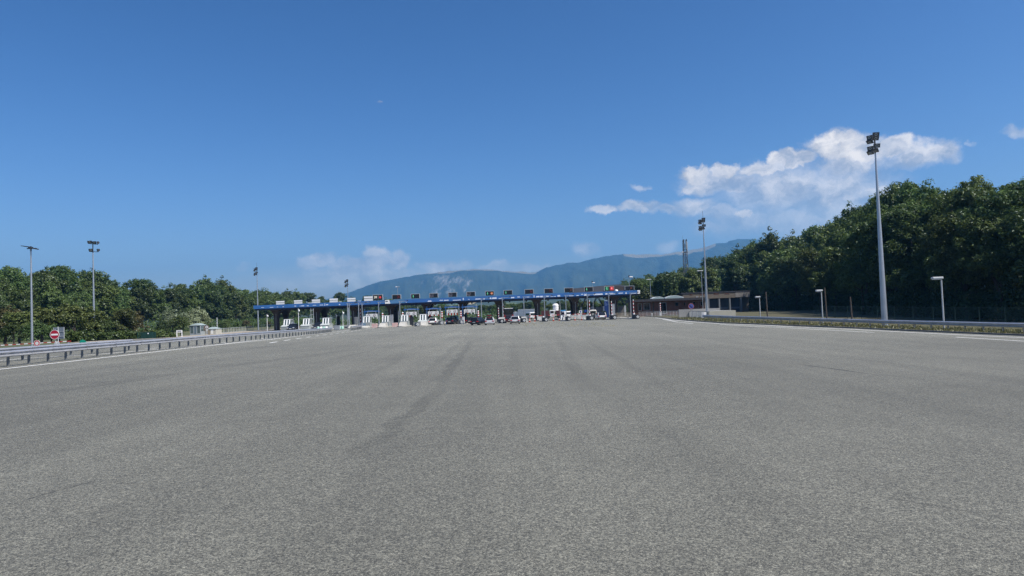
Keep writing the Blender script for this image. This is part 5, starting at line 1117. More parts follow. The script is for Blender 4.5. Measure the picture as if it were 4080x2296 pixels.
# shelter
Y = 131; xa, xb, xc = X(757, 1335, Y), X(799, 1335, Y), X(817, 1335, Y + 2.5); t = thing('shelter', 'small glazed grey shelter with a low gable roof beside the bushes', 'shelter', ((xa + xb) / 2, Y, .10)); wd = xb - xa; dp = 2.6; hw = wd / 2
part('wall_base', MB().bx(-hw, hw, 0, dp, 0, .35), mat('shelter_grey', (.27, .30, .31), .5, 0, .08, 2), t)
for x0 in (-hw, -hw * .34, hw * .34 - .06, hw - .08): part('mullion', MB().bx(x0, x0 + .08, -.02, .08, .35, 1.75), mat('shelter_grey', (.27, .30, .31), .5, 0, .08, 2), t)
part('window', MB().bx(-hw + .08, -hw * .34, .02, .06, .36, 1.75), M_bglass, t); part('window', MB().bx(hw * .34 + .02, hw - .08, .02, .06, .36, 1.75), M_bglass, t)
d = part('door', MB().bx(-hw * .34 + .08, hw * .34 - .06, -.005, .035, .05, 1.75), mat('shelter_grey', (.27, .30, .31), .5, 0, .08, 2), t); part('pane', MB().bx(-hw * .34 + .18, hw * .34 - .16, -.02, -.006, .25, 1.65), mat('hazy_glass', (.10, .14, .17), .15, 0, .1, 1, spec=.6), d)
part('side_window', MB().bx(hw - .03, hw + .0, .35, 1.3, .75, 1.72), M_bglass, t); part('side_window', MB().bx(hw - .03, hw + .0, 1.38, dp - .1, .75, 1.72), mat('brown_panel', (.10, .08, .06), .6, 0, .1, 2), t)
part('side_wall', MB().bx(hw - .06, hw - .031, .08, dp, .35, 1.75).bx(-hw, -hw + .06, .08, dp, .35, 1.75).bx(-hw + .06, hw - .06, dp - .06, dp, .35, 1.75), mat('shelter_grey', (.27, .30, .31), .5, 0, .08, 2), t)
part('lintel', MB().bx(-hw, hw, -.02, dp, 1.752, 1.84), mat('shelter_grey', (.27, .30, .31), .5, 0, .08, 2), t)
part('roof', MB().add([(-hw - .06, -.12, 1.85), (hw + .06, -.12, 1.85), (hw + .06, dp + .1, 1.85), (-hw - .06, dp + .1, 1.85), (0, .0, 2.22), (.0, dp, 2.22)], [(0, 1, 2, 3), (0, 1, 4), (1, 2, 5, 4), (2, 3, 5), (3, 0, 4, 5)]), mat('pale_green_roof', (.30, .36, .35), .6, 0, .08, 1), t)
p = at(824.3, 1303.8, 126); t = thing('pedestrian_ban_sign', 'round sign with a walking figure in a dark ring beside the shelter', 'road sign', (p.x, 126, 0)); zc = p.z; r_ = .36
part('post', MB().tube([(0, .05, 0), (0, .05, zc)], .03, 8), M_lgrey, t); part('ring', MB().disc(0, 0, zc, r_, .02, 30, r_ * .74), mat('ring_dark_red', (.10, .02, .03)), t); part('face', MB().disc(0, .002, zc, r_ * .74, .016, 28), M_offw, t)
part('figure', MB().disc(.0, -.012, zc + .14, .045, .008, 12).bar((0, -.012, zc + .09), (0, -.012, zc - .04), .07, .008).bar((0, -.0135, zc - .03), (-.08, -.0135, zc - .2), .04, .006).bar((0, -.015, zc - .03), (.08, -.015, zc - .2), .04, .006).bar((0, -.0165, zc + .06), (-.09, -.0165, zc - .02), .03, .006).bar((0, -.018, zc + .06), (.09, -.018, zc - .0), .03, .006), M_trim, t)
part('lower_disc', MB().disc(0, 0, zc - 1.05, .17, .02, 20), M_grey, t); part('plate', MB().bx(-.2, .2, -.01, .01, zc - .62, zc - .42), M_offw, t)
Y = 133; xa, xb = X(819, 1334, Y), X(860, 1334, Y); t = thing('utility_hut', 'low concrete hut with a pale green hipped roof right of the shelter', 'hut', ((xa + xb) / 2, Y, .10)); hw = (xb - xa) / 2
part('wall', MB().bx(-hw, hw, 0, 2.6, 0, 1.05), M_wall, t); part('roof', MB().add([(-hw - .1, -.12, 1.055), (hw + .1, -.12, 1.055), (hw + .1, 2.7, 1.055), (-hw - .1, 2.7, 1.055), (-hw * .3, 1.2, 1.42), (hw * .4, 1.2, 1.42)], [(0, 1, 2, 3), (0, 1, 5, 4), (1, 2, 5), (2, 3, 4, 5), (3, 0, 4)]), mat('pale_green_roof', (.40, .46, .44)), t)
part('door', MB().bx(-hw * .55, -hw * .1, -.03, -.002, .05, .95), mat('hut_door', (.22, .19, .14), .7, 0, .2, 2), t); part('plaster_patch', MB().bx(hw * .05, hw * .5, -.015, -.002, .1, .95), M_offw, t)
# railings
def railing(label, pts, h, spacing, m, z_f, group='low railings round the toll', picket=None, name='railing', mid=True):
    q = [Vector((p[0], p[1], z_f(p[0], p[1]))) for p in pts]; base = q[0]; t = thing(name, label, 'railing', base, 0, group)
    rails = MB(); pk = MB()
    for a, b in zip(q, q[1:]):
        a, b = a - base, b - base; rails.bar(a + Vector((0, 0, h)), b + Vector((0, 0, h)), .05)
        if mid: rails.bar(a + Vector((0, 0, .16)), b + Vector((0, 0, .16)), .04)
        k = max(1, round((b - a).length / spacing))
        for i in range(k): p = a.lerp(b, i / k); part('post', MB().bx(p.x - .03, p.x + .03, p.y - .03, p.y + .03, p.z, p.z + h - .026), m, t)
        if picket:
            k = max(1, round((b - a).length / picket))
            for i in range(k): p = a.lerp(b, (i + .5) / k); pk.bx(p.x - .014, p.x + .014, p.y - .014, p.y + .014, p.z + .181, p.z + h - .026)
    p = q[-1] - base; part('post', MB().bx(p.x - .03, p.x + .03, p.y - .03, p.y + .03, p.z, p.z + h - .026), m, t)
    part('top_rail', rails, m, t)
    if picket: part('picket', pk, m, t, kind='stuff')
    return t
fz = lambda x, y: .10
railing('long pale railing behind the path right of the shelter', [(X(868, 1318, 140), 140), (X(1010, 1308, 168), 168)], 1.0, 1.2, M_lgrey, fz, picket=None)
railing('grey picket railing at the foot of the leftmost columns', [(X(1040, 1300, 172), 172), (X(1100, 1300, 172), 172)], 1.3, 2.0, M_lgrey, fz, picket=.25)
railing('white picket railing between the van and the maroon truck lanes', [(X(2135, 1262, 166), 166), (X(2158, 1262, 150), 150)], 1.0, 2.0, M_offw, fz, picket=.16)
railing('white picket railing right of the maroon truck', [(X(2228, 1260, 170), 170), (X(2256, 1260, 158), 158)], 1.1, 2.0, M_offw, fz, picket=.16)
railing('white picket railing left of the van with two rings', [(X(2272, 1258, 162), 162), (X(2336, 1258, 150), 150)], 1.0, 2.0, M_offw, fz, picket=.16)
railing('brownish picket railing right of the grey cabinet by the totem', [(X(2452, 1250, 158), 158), (X(2514, 1250, 150), 150)], 1.15, 2.0, mat('railing_tan', (.36, .31, .23), .6, 0, .15, 3), fz, picket=.2)
railing('long pale picket railing in front of the brown building', [(X(2546, 1248, 165), 165), (X(2610, 1250, 160), 160), (G(2687, 1261).x + .6, 146), (G(2761, 1270).x + .6, 126), (G(2801, 1273).x + .6, 116)], 1.15, 1.5, M_lgrey, vz, picket=.22)
# green mesh cage
Y = 96; xa, xb = X(548, 1350, Y), X(608, 1350, Y); t = thing('mesh_cage', 'dark green wire cage with a white tag at the edge of the bushes', 'cage', ((xa + xb) / 2, Y, gz(xa, Y))); hw = (xb - xa) / 2; ht = .95
for s in (-1, -.33, .33, 1): part('post', MB().bx(s * hw - .03, s * hw + .03, -.03, .03, 0, ht), M_dgreen, t)
part('rail', MB().bx(-hw - .03, hw + .03, -.025, .025, ht + .001, ht + .05).bx(-hw, hw, -.02, .02, .05, .09), M_dgreen, t)
wm = MB()
for i in range(40): x = -hw + 2 * hw * i / 40; wm.bx(x - .008, x + .008, -.008, .008, .091, ht)
part('wire_mesh', wm, M_dgreen, t, kind='stuff'); part('back_panel', MB().bx(-hw, hw, .9, .93, 0, ht - .03), M_dgreen, t); part('tag', MB().bx(hw * .36, hw * .52, -.05, -.032, ht - .25, ht - .1), M_white, t)
Y = 112; c = at(411, 1337, Y); t = thing('covered_mound', 'pale green curved cover showing above the dark hedge', 'cover', (c.x, Y, gz(c.x, Y))); zc = at(411, 1328, Y).z - gz(c.x, Y)
part('cover', MB().lathe([(1.15, zc - .45), (1.12, zc - .30), (.9, zc - .1), (.5, zc - .01), (.1, zc)], 20, (0, 0, 0), 1.0, .5), M_mint, t, smooth=True); part('base', MB().lathe([(1.0, 0), (1.0, zc - .45)], 16, (0, 0, 0), 1, .5), M_dgreen, t)
# orange litter bin by the cage
p = G(614, 1349); single('traffic_cone', MB().lathe([(.16, 0), (.16, .04), (.11, .05), (.03, .55)], 12), M_cone, 'small orange cone right of the green wire cage', 'traffic cone', p)

# ================================================================== RIGHT BUILDINGS
Y = 171; bx0, bx1 = X(2530, 1225, Y), X(2812, 1215, Y); bw = bx1 - bx0
t = thing('brown_building', 'long low brown building with a flat dark roof and white skylights', 'building', ((bx0 + bx1) / 2, Y, 0)); hw = bw / 2
part('wall', MB().bx(-hw, hw, .9, 10, 0, 3.62), M_brick, t)
part('roof', MB().bx(-hw - .6, hw + .5, -.1, 10.6, 3.625, 4.20), M_fasc2, t)
def bpx(px): return X(px, 1215, Y + .9) - (bx0 + bx1) / 2
def wz(py, px): return at(px, py, Y + .9).z
def window(x0, x1, z0, z1, fr=.07, m=None, panes=1):
    f = part('window', MB().bx(x0, x1, .84, .86, z0, z1).bx(x0, x1, .82, .838, z1 - fr, z1).bx(x0, x1, .82, .838, z0, z0 + fr).bx(x0, x0 + fr, .821, .837, z0 + fr, z1 - fr).bx(x1 - fr, x1, .821, .837, z0 + fr, z1 - fr), m or M_lgrey, t)
    k = panes; g = (x1 - x0 - fr * 2)
    for i in range(k): part('pane', MB().bx(x0 + fr + g * i / k + (.03 if i else 0), x0 + fr + g * (i + 1) / k - .0, .825, .832, z0 + fr + .002, z1 - fr - .002), M_glass, f)
Mfr = mat('window_frame_dull', (.34, .35, .36), .6, 0, .08, 2); Mfb = mat('window_frame_tan', (.17, .13, .10), .7, 0, .1, 2)
z0, z1 = wz(1236, 2600), wz(1206, 2600)
window(bpx(2541), bpx(2556), max(.3, z0), z1, .09, Mfr); window(bpx(2564), bpx(2590), max(.3, z0), z1, .09, Mfr, 2); window(bpx(2600), bpx(2605), .5, z1, .06, Mfb)
window(bpx(2625), bpx(2655), .5, wz(1206, 2640), .10, Mfr, 2); window(bpx(2689), bpx(2704), wz(1221, 2697), wz(1204.5, 2697), .08, Mfb); window(bpx(2724), bpx(2730), wz(1219, 2727), wz(1205, 2727), .05, Mfb)
window(bpx(2760), bpx(2770), wz(1219, 2765), wz(1202, 2765), .07, Mfb); window(bpx(2791), bpx(2800), wz(1218, 2795), wz(1202, 2795), .07, Mfb)
xg = bpx(2782); part('gutter', MB().tube([(bpx(2758), .78, 3.45), (bpx(2770), .78, 3.22), (xg, .78, 3.16), (bpx(2794), .78, 3.28), (bpx(2803), .78, 3.5)], .045, 6).tube([(xg, .78, 3.16), (xg, .78, .2)], .035, 6), mat('gutter_tan', (.24, .18, .13), .6, 0, .1, 2), t)
part('downpipe', MB().tube([(bpx(2809), .75, 0), (bpx(2809), .75, 3.6)], .05, 6), M_offw, t); part('slanted_board', MB().bar((bpx(2715), .7, 3.3), (bpx(2722), .7, .9), .06), M_wood, t)
def vault(x0, x1, y0, y1, zb, rise, nm='skylight'):
    n = 10; poly = [(x0 + (x1 - x0) * i / n, zb + rise * math.sin(math.pi * (.08 + .84 * i / n)) ** .8) for i in range(n + 1)]
    o = part(nm, MB().prism(poly + [(x1, zb - .1), (x0, zb - .1)], 'y', y0, y1), mat('skylight_white', (.62, .66, .66), .4, 0, .05, 1), t)
    part('end_pane', MB().prism([(x0 + (x1 - x0) * (.04 + .92 * i / n), zb + rise * .86 * math.sin(math.pi * (.08 + .84 * i / n)) ** .8) for i in range(n + 1)] + [(x1 - .25, zb), (x0 + .25, zb)], 'y', y0 - .02, y0 - .004), mat('skylight_pane', (.30, .38, .38), .3, 0, .05, 1), o)
vault(bpx(2655), bpx(2727), 1.5, 3.5, 4.2, .72); vault(bpx(2608), bpx(2656), 3.2, 6.5, 4.2, .60)
for px in (2777, 2783, 2795): part('roof_vent', MB().tube([(bpx(px), 1.2, 4.2), (bpx(px), 1.2, 4.5)], .09, 8), M_lgrey, t)
# garage building
Y = 186; gx0, gx1 = X(2722, 1200, Y), X(2990, 1200, Y)
t = thing('garage_building', 'grey-brown garage block with dark bay openings behind the mast', 'building', ((gx0 + gx1) / 2, Y, 0)); hw = (gx1 - gx0) / 2
def gpx(px): return X(px, 1200, Y) - (gx0 + gx1) / 2
part('wall', MB().bx(-hw, hw, 1.5, 12, 0, 5.4), mat('taupe_wall', (.105, .088, .070), .85, 0, .1, 1), t); part('roof', MB().bx(-hw - .4, hw + .2, .2, 12.2, 5.405, 5.75), M_fasc2, t)
part('fascia_band', MB().bx(-hw, hw, .3, 1.49, 3.95, 5.4), mat('taupe_band', (.155, .128, .098), .85, 0, .08, 1), t)
for px in (2825, 2868, 2910, 2955): part('pier', MB().bx(gpx(px) - .18, gpx(px) + .18, .35, 1.49, 0, 3.945), mat('pier_grey', (.17, .18, .19), .8, 0, .1, 1), t)
for a_, b_ in ((2829, 2865), (2872, 2907), (2913, 2952)):
    o = part('garage_door', MB().bx(gpx(a_) + .2, gpx(b_) + .1, 1.42, 1.48, 0, 3.9), mat('bay_dark', (.03, .035, .05), .5, 0, .15, 1), t); part('lower_rail', MB().bx(gpx(a_) + .25, gpx(b_) + .05, 1.36, 1.415, 1.0, 1.5), mat('bay_rail', (.10, .12, .16), .6, 0, .1, 2), o)
part('side_panel', MB().bx(gpx(2932), gpx(2990), .26, .295, 4.05, 5.38), mat('panel_grey', (.22, .20, .18), .8, 0, .2, 1), t)
for a_, b_, q0, q1 in ((2750, 2762, 5.0, 5.35), (2790, 2806, 4.95, 5.35), (2846, 2866, 4.95, 5.35), (2890, 2908, 4.95, 5.35)):
    part('eaves_recess', MB().bx(gpx(a_), gpx(b_), .26, .298, q0, q1), M_brick, t)
# beige wall
Y = 118; wx0, wx1 = X(2826, 1250, Y), X(2932, 1250, Y); z_ = vz(wx0, Y); zt = at(2880, 1238.5, Y).z
t = thing('beige_wall', 'low smooth beige concrete wall at the end of the right guardrail', 'wall', ((wx0 + wx1) / 2, Y, z_)); hw = (wx1 - wx0) / 2
part('face', MB().bx(-hw, hw, 0, .3, 0, zt - z_), M_wall, t); part('return_wall', MB().bx(-hw, -hw + .3, .301, 8, 0, zt - z_), M_wall, t); part('end_post', MB().bx(-hw - 1.05, -hw - .35, .5, .9, 0, zt - z_ - .12), M_white, t)
part('backfill_slab', MB().bx(-hw + .31, hw - .02, .31, 8, zt - z_ - .1, zt - z_ + .02), M_conc2, t)
part('parapet', MB().bx(-hw - 3.2, hw - .3, 8.1, 8.35, 0, zt - z_ + .42), M_conc2, t)
for k in range(3):
    x = X(2762 + 13 * k, 1245, 128)
    single('planter_stand', MB().lathe([(.08, 0), (.22, .75), (.20, .76)], 4), M_lgrey, ['pale grey wedge-shaped stand, first of three right of the no-stopping sign', 'pale grey wedge-shaped stand, second of three right of the no-stopping sign', 'pale grey wedge-shaped stand, nearest the mast, of three'][k], 'stand', (x, 128, vz(x, 128)), R(45), 'pale wedge-shaped stands')
# no stopping sign
Y = 122; p = at(2754, 1220.6, Y); t = thing('no_stopping_sign', 'round blue no-stopping sign with a red ring and cross', 'road sign', (p.x, Y, vz(p.x, Y))); zc = p.z - vz(p.x, Y); r_ = .49
part('post', MB().tube([(0, .06, 0), (0, .06, zc + .3)], .035, 8), M_grey, t); part('rim', MB().disc(0, 0, zc, r_, .02, 34, r_ * .86), mat('sign_red_dull', (.40, .12, .12), .5, 0, .05, 2), t); part('face', MB().disc(0, .002, zc, r_ * .86, .016, 32), mat('sign_blue_dull', (.05, .09, .30), .5, 0, .05, 2), t)
q = r_ * .60; part('cross', MB().bar((-q, -.012, zc - q), (q, -.012, zc + q), .10, .008).bar((-q, -.0145, zc + q), (q, -.0145, zc - q), .10, .008), mat('sign_cross', (.30, .16, .28), .5, 0, .05, 2), t)
# bollards
for i, (px, py, lab) in enumerate(((2553.5, 1259, 'short white bollard nearest the last crash cushion'), (2565, 1260, 'short white bollard, middle of three by the railing'), (2598, 1263, 'short white bollard nearest the striped boom post'))):
    p = G(px, py); single('bollard', MB().lathe([(.12, 0), (.12, .5), (.10, .62), (.11, .66), (.11, .78), (.04, .84)], 12), M_offw, lab, 'bollard', p, 0, 'white bollards right of the toll', True)
Y = 160; c = at(2632, 1256, Y); t = thing('barrier', 'raised striped boom on a white cabinet in front of the brown building', 'barrier', (c.x, Y, .12), 0, 'raised barrier booms'); zt = at(2631, 1207, Y).z - .12
part('cabinet', MB().rbox(0, .1, .55, .42, .4, 1.1, .03), M_white, t); part('plinth', MB().bx(-.45, .45, -.3, .5, -.1, .06), M_conc2, t)
for k in range(8): part('boom_band', MB().bx(-.09, .09, -.2, -.11, 1.0 + (zt - 1.0) * k / 8, 1.0 + (zt - 1.0) * (k + 1) / 8), M_white if k % 2 else M_red, t)
# blue totem with lines of text too small to read, parking sign
Y = 182; p = at(2417, 1239, Y); zt = at(2417, 1195, Y).z; wd = 16.5 * Y / FPX
t = thing('information_totem', 'tall dark blue information panel with a pale header behind the lanes', 'information panel', (p.x, Y, 0))
part('panel', MB().bx(-wd / 2, wd / 2, -.06, .06, 0, zt - .36), M_totem, t); part('header', MB().bx(-wd / 2, wd / 2, -.06, .06, zt - .355, zt), mat('totem_header', (.24, .33, .40), .5, 0, .05, 2), t)
for k, (a_, b_) in enumerate(((-.42, -.1), (-.42, .1), (-.42, .35), (-.42, .2))): part('text_line', MB().bx(a_, b_, -.07, -.061, zt - .72 - k * .24, zt - .66 - k * .24), mat('totem_text', (.20, .30, .48), .5, 0, .05, 2), t)
Y = 186; p = at(2275.5, 1247, Y); t = thing('parking_sign', 'square blue parking sign with a white P', 'road sign', (p.x, Y, 0)); part('post', MB().tube([(0, .05, 0), (0, .05, p.z + .3)], .035, 8), M_grey, t); part('panel', MB().bx(-.30, .30, -.015, .015, p.z - .30, p.z + .30), M_signblue, t); part('lettering', text_mb('P', .5, 0, -.022, p.z, .01), M_white, t)
Y = 190; p = at(2245, 1238, Y); t = thing('blue_banner', 'wide bright blue sign beam beside the maroon truck', 'sign', (p.x, Y, 0)); part('beam', MB().bx(-.75, .75, -.06, .06, p.z - .16, p.z + .16), mat('sky_blue_sign', (.06, .30, .62), .5, 0, .05, 2), t)
for s in (-.7, .7): part('post', MB().bx(s - .04, s + .04, .061, .14, 0, p.z + .1), M_grey, t)
p = at(2231, 1216, Y); x_ = p.x; t = thing('lamp_post', 'thin pale pole with a short side arm right of the white tank', 'lamp post', (x_, Y, 0)); part('pole', MB().tube([(0, 0, 0), (0, 0, at(2231, 1201, Y).z)], .06, 8), M_lgrey, t); part('arm', MB().bar((-.55, 0, 3.7), (.05, 0, 3.7), .05), M_lgrey, t)
for px, py, wp, lab, m in ((2313.5, 1242, 12, 'square white board with a blue patch behind the white picket railing', M_white), (2333, 1239, 14, 'dark blue round-topped board left of the ringed van', M_totem)):
    p = at(px, py, 186); wd = wp * 186 / FPX; t = thing('notice_board', lab, 'notice board', (p.x, 186, 0)); part('board', MB().bx(-wd / 2, wd / 2, -.03, .03, p.z - .4, p.z + .3), m, t); part('patch', MB().disc(0, -.04, p.z - .05, .22, .015, 20), M_signblue, t)
    for s in (-.4, .4): part('post', MB().bx(s * wd - .03, s * wd + .03, .031, .09, 0, p.z), M_grey, t)
# customs hall behind the canopy
Y = 200; hx0, hx1, hx2 = X(2283, 1150, Y), X(2455, 1134, Y), X(2492, 1139, Y)
t = thing('customs_hall', 'large hall with a grey curved roof on V-shaped struts behind the toll', 'hall', ((hx0 + hx2) / 2, Y, 0)); ox = (hx0 + hx2) / 2
crv = [(2283, 1150), (2340, 1144.5), (2400, 1139), (2440, 1135), (2462, 1133.6), (2478, 1135.5), (2490, 1139.5)]
poly = [(at(a_, b_, Y).x - ox, at(a_, b_, Y).z) for a_, b_ in crv]; under = [(x, z - 2.6) for x, z in reversed(poly)]
part('roof', MB().prism(poly + under, 'y', 0, 14), M_hallr, t)
ga = [(2398, 1163), (2432, 1143), (2462, 1139), (2485, 1143), (2490, 1163)]
part('gable_cladding', MB().prism([(at(a_, b_, Y).x - ox, at(a_, b_, Y).z) for a_, b_ in ga], 'y', -.06, -.005), mat('gable_brown', (.06, .045, .042), .8, 0, .15, 1), t)
zs = 3.0; nodes = [X(px, 1220, Y) - ox for px in (2318, 2362, 2408, 2455, 2494)]
for i, nx in enumerate(nodes):
    for dx in (-1.6, 1.6):
        for yy in (.6, 4.0): part('strut', MB().bar((nx, 2.0, zs - .1), (nx + dx, yy, 5.9), .14), mat('strut_dark', (.035, .045, .05), .5, .2, .1, 2), t)
    part('pillar', MB().bx(nx - .2, nx + .2, 1.8, 2.2, 0, zs), M_lgrey if i in (2, 4) else M_grey, t)
part('top_chord', MB().bx(nodes[0] - 1.8, nodes[-1] + 1.8, .5, .7, 5.85, 6.05), MATS['strut_dark'], t)
for a_, b_, m in ((2348, 2398, mat('rear_wall_grey', (.12, .12, .135), .85, 0, .12, .8)), (2398, 2412, mat('rear_wall_dark', (.06, .06, .07), .85, 0, .12, .8)), (2462, 2496, mat('rear_wall_grey2', (.13, .125, .125), .85, 0, .12, .8))):
    part('wall_panel', MB().bx(X(a_, 1220, Y + 3) - ox, X(b_, 1220, Y + 3) - ox - .02, 3, 3.2, 0, 2.75), m, t)
part('eaves_block', MB().bx(X(2489, 1150, Y) - ox, X(2528, 1150, Y) - ox, -.2, 6, at(2500, 1156, Y).z, at(2500, 1140, Y).z), M_dark, t)
# lattice tower
Y = 232; pt, pb2 = at(2727.6, 957, Y), at(2737, 1167, Y); t = thing('lattice_tower', 'steel lattice telephone mast with panel antennas above the trees', 'radio mast', (pb2.x, Y, 0)); hT = pt.z; dx = 0
def corner(k, z): s = .95 - .46 * z / hT; return Vector((s * (1 if k in (1, 2) else -1), s * (1 if k in (2, 3) else -1), z))
for k in range(4): part('leg', MB().bar(corner(k, 0), corner(k, hT), .13), M_mast, t)
nb_ = 12; br = MB()
for i in range(nb_):
    z0, z1 = hT * i / nb_, hT * (i + 1) / nb_
    for k in range(4):
        a_, b_ = (k, (k + 1) % 4) if i % 2 else ((k + 1) % 4, k); br.bar(corner(a_, z0), corner(b_, z1), .075); br.bar(corner(k, z1), corner((k + 1) % 4, z1), .06)
part('bracing', br, M_mast, t)
part('cable_ladder', MB().bx(-.12, .12, -.05, .05, .5, hT * .95), mat('cable_blue', (.05, .09, .18), .6, 0, .1, 1), t)
part('panel_antenna', MB().rbox(-.62, -.45, hT - 2.2, .32, .2, 3.6, .04), M_dark, t); part('panel_antenna', MB().rbox(.66, -.42, hT - 2.4, .28, .18, 3.4, .04), M_lgrey, t); part('panel_antenna', MB().rbox(.35, -.6, hT - 1.8, .26, .16, 2.6, .04), M_grey, t)
part('platform_ring', MB().bar((-.7, -.5, hT - .6), (.72, -.5, hT - .6), .09).bar((-.75, -.5, hT - 4.2), (.78, -.5, hT - 4.2), .12).bar((-.7, .5, hT - 4.2), (.75, .5, hT - 4.2), .12), M_mast, t)
part('dish_antenna', MB().disc(-.95, -.5, hT - 4.0, .30, .2, 16), M_lgrey, t)
part('lightning_rod', MB().tube([(-.6, 0, hT), (-.6, 0, hT + 1.6)], .025, 6), M_mast, t)
part('remote_unit', MB().rbox(-.5, -.6, hT - .2, .3, .2, .8, .03).rbox(.5, -.6, hT - .1, .3, .2, .6, .03), M_dark, t)
# ================================================================== VEGETATION
def leaf_mat(name, c1, c2, trans=.25, vary=.35):
    m = bpy.data.materials.new(name); m.use_nodes = True; nt = m.node_tree; nt.nodes.clear()
    g = nt.nodes.new('ShaderNodeNewGeometry'); oi = nt.nodes.new('ShaderNodeObjectInfo')
    c = mixc(nt, g.outputs['Random Per Island'], c1, c2)
    hs = nt.nodes.new('ShaderNodeHueSaturation'); nt.links.new(c, hs.inputs['Color'])
    nt.links.new(mrange(nt, oi.outputs['Random'], 0, 1, .485, .515), hs.inputs['Hue']); nt.links.new(mrange(nt, mth(nt, 'FRACT', mth(nt, 'MULTIPLY', oi.outputs['Random'], 7.3)), 0, 1, 1 - vary, 1 + vary), hs.inputs['Value'])
    d = nt.nodes.new('ShaderNodeBsdfDiffuse'); tr = nt.nodes.new('ShaderNodeBsdfTranslucent'); gl = nt.nodes.new('ShaderNodeBsdfGlossy'); gl.inputs['Roughness'].default_value = .45; gl.inputs['Color'].default_value = (.6, .65, .7, 1)
    nt.links.new(hs.outputs[0], d.inputs['Color']); nt.links.new(hs.outputs[0], tr.inputs['Color'])
    m1 = nt.nodes.new('ShaderNodeMixShader'); m1.inputs[0].default_value = trans; nt.links.new(d.outputs[0], m1.inputs[1]); nt.links.new(tr.outputs[0], m1.inputs[2])
    m2 = nt.nodes.new('ShaderNodeMixShader'); m2.inputs[0].default_value = .035; nt.links.new(m1.outputs[0], m2.inputs[1]); nt.links.new(gl.outputs[0], m2.inputs[2])
    o = nt.nodes.new('ShaderNodeOutputMaterial'); nt.links.new(m2.outputs[0], o.inputs[0]); return m
L_dark = leaf_mat('leaves_dark_green', (.044, .074, .018), (.124, .168, .040))
L_mid = leaf_mat('leaves_mid_green', (.042, .075, .020), (.105, .150, .040))
L_yel = leaf_mat('leaves_yellow_green', (.050, .075, .018), (.125, .150, .042))
L_sil = leaf_mat('leaves_silver_green', (.12, .155, .08), (.27, .31, .18))
L_rust = leaf_mat('leaves_rusty', (.052, .056, .019), (.110, .100, .036))
L_und = leaf_mat('leaves_undergrowth', (.020, .036, .012), (.055, .085, .026))
L_will = leaf_mat('leaves_willow', (.050, .085, .022), (.12, .165, .05))
def leaves(centres, radii, per, size, nr, up=.35, outward=None, asp=1.7, squash=.8):
    C_ = np.repeat(np.array(centres), per, axis=0); Rr = np.repeat(np.array(radii), per)[:, None]; N = len(C_)
    d = nr.normal(size=(N, 3)); d /= np.linalg.norm(d, axis=1)[:, None]
    P_ = C_ + d * Rr * (nr.random((N, 1)) ** .45) * np.array([1, 1, squash])
    n = d * .7 + nr.normal(size=(N, 3)) * .55 + np.array([0, 0, up])
    if outward is not None: n += .4 * (P_ - outward) / (np.linalg.norm(P_ - outward, axis=1)[:, None] + 1e-6)
    n /= np.linalg.norm(n, axis=1)[:, None]
    t = np.cross(n, nr.normal(size=(N, 3))); t /= np.linalg.norm(t, axis=1)[:, None]; b = np.cross(n, t)
    s = size * nr.uniform(.6, 1.35, (N, 1)); k = nr.uniform(.25, .6, (N, 1)) * s
    V = np.stack([P_ - t * s * asp / 2, P_ + b * s * .42 + n * k * .25, P_ + t * s * asp / 2, P_ - b * s * .42 + n * k * .25], axis=1).reshape(-1, 3)
    return V
def quads_mesh(name, V, m):
    me = bpy.data.meshes.new(name); N = len(V) // 4
    me.vertices.add(len(V)); me.vertices.foreach_set('co', V.astype(np.float32).ravel())
    me.loops.add(4 * N); me.loops.foreach_set('vertex_index', np.arange(4 * N, dtype=np.int32))
    me.polygons.add(N); me.polygons.foreach_set('loop_start', np.arange(0, 4 * N, 4, dtype=np.int32)); me.polygons.foreach_set('loop_total', np.full(N, 4, dtype=np.int32))
    me.update(calc_edges=True); me.materials.append(m); return me
def crown_pts(nr, rx, rz, zc, n_lobes, n_cl, low=.25):
    lobes = []
    for i in range(n_lobes):
        a = nr.uniform(0, 2 * math.pi); u = nr.uniform(-.75, .9); rr = rx * .66 * math.sqrt(max(.05, 1 - u * u)) * nr.uniform(.5, 1.2)
        lobes.append((np.array([rr * math.cos(a), rr * math.sin(a), zc + u * rz * .68]), rx * nr.uniform(.24, .54)))
    lobes.append((np.array([0, 0, zc + rz * .35]), rx * .5)); C_ = []; 
    for i in range(n_cl):
        c, r = lobes[nr.integers(len(lobes))]; d = nr.normal(size=3); d[2] += .25; d /= np.linalg.norm(d); p = c + d * r * nr.uniform(.55, 1.12) * np.array([1, 1, .85])
        C_.append(p)
    for i in range(int(n_cl * .06)):                      # stray sprays that break the outline
        c, r = lobes[nr.integers(len(lobes))]; d = nr.normal(size=3); d[2] = abs(d[2]) + .2; d /= np.linalg.norm(d); C_.append(c + d * r * nr.uniform(1.02, 1.24))
    return C_
TREES = []
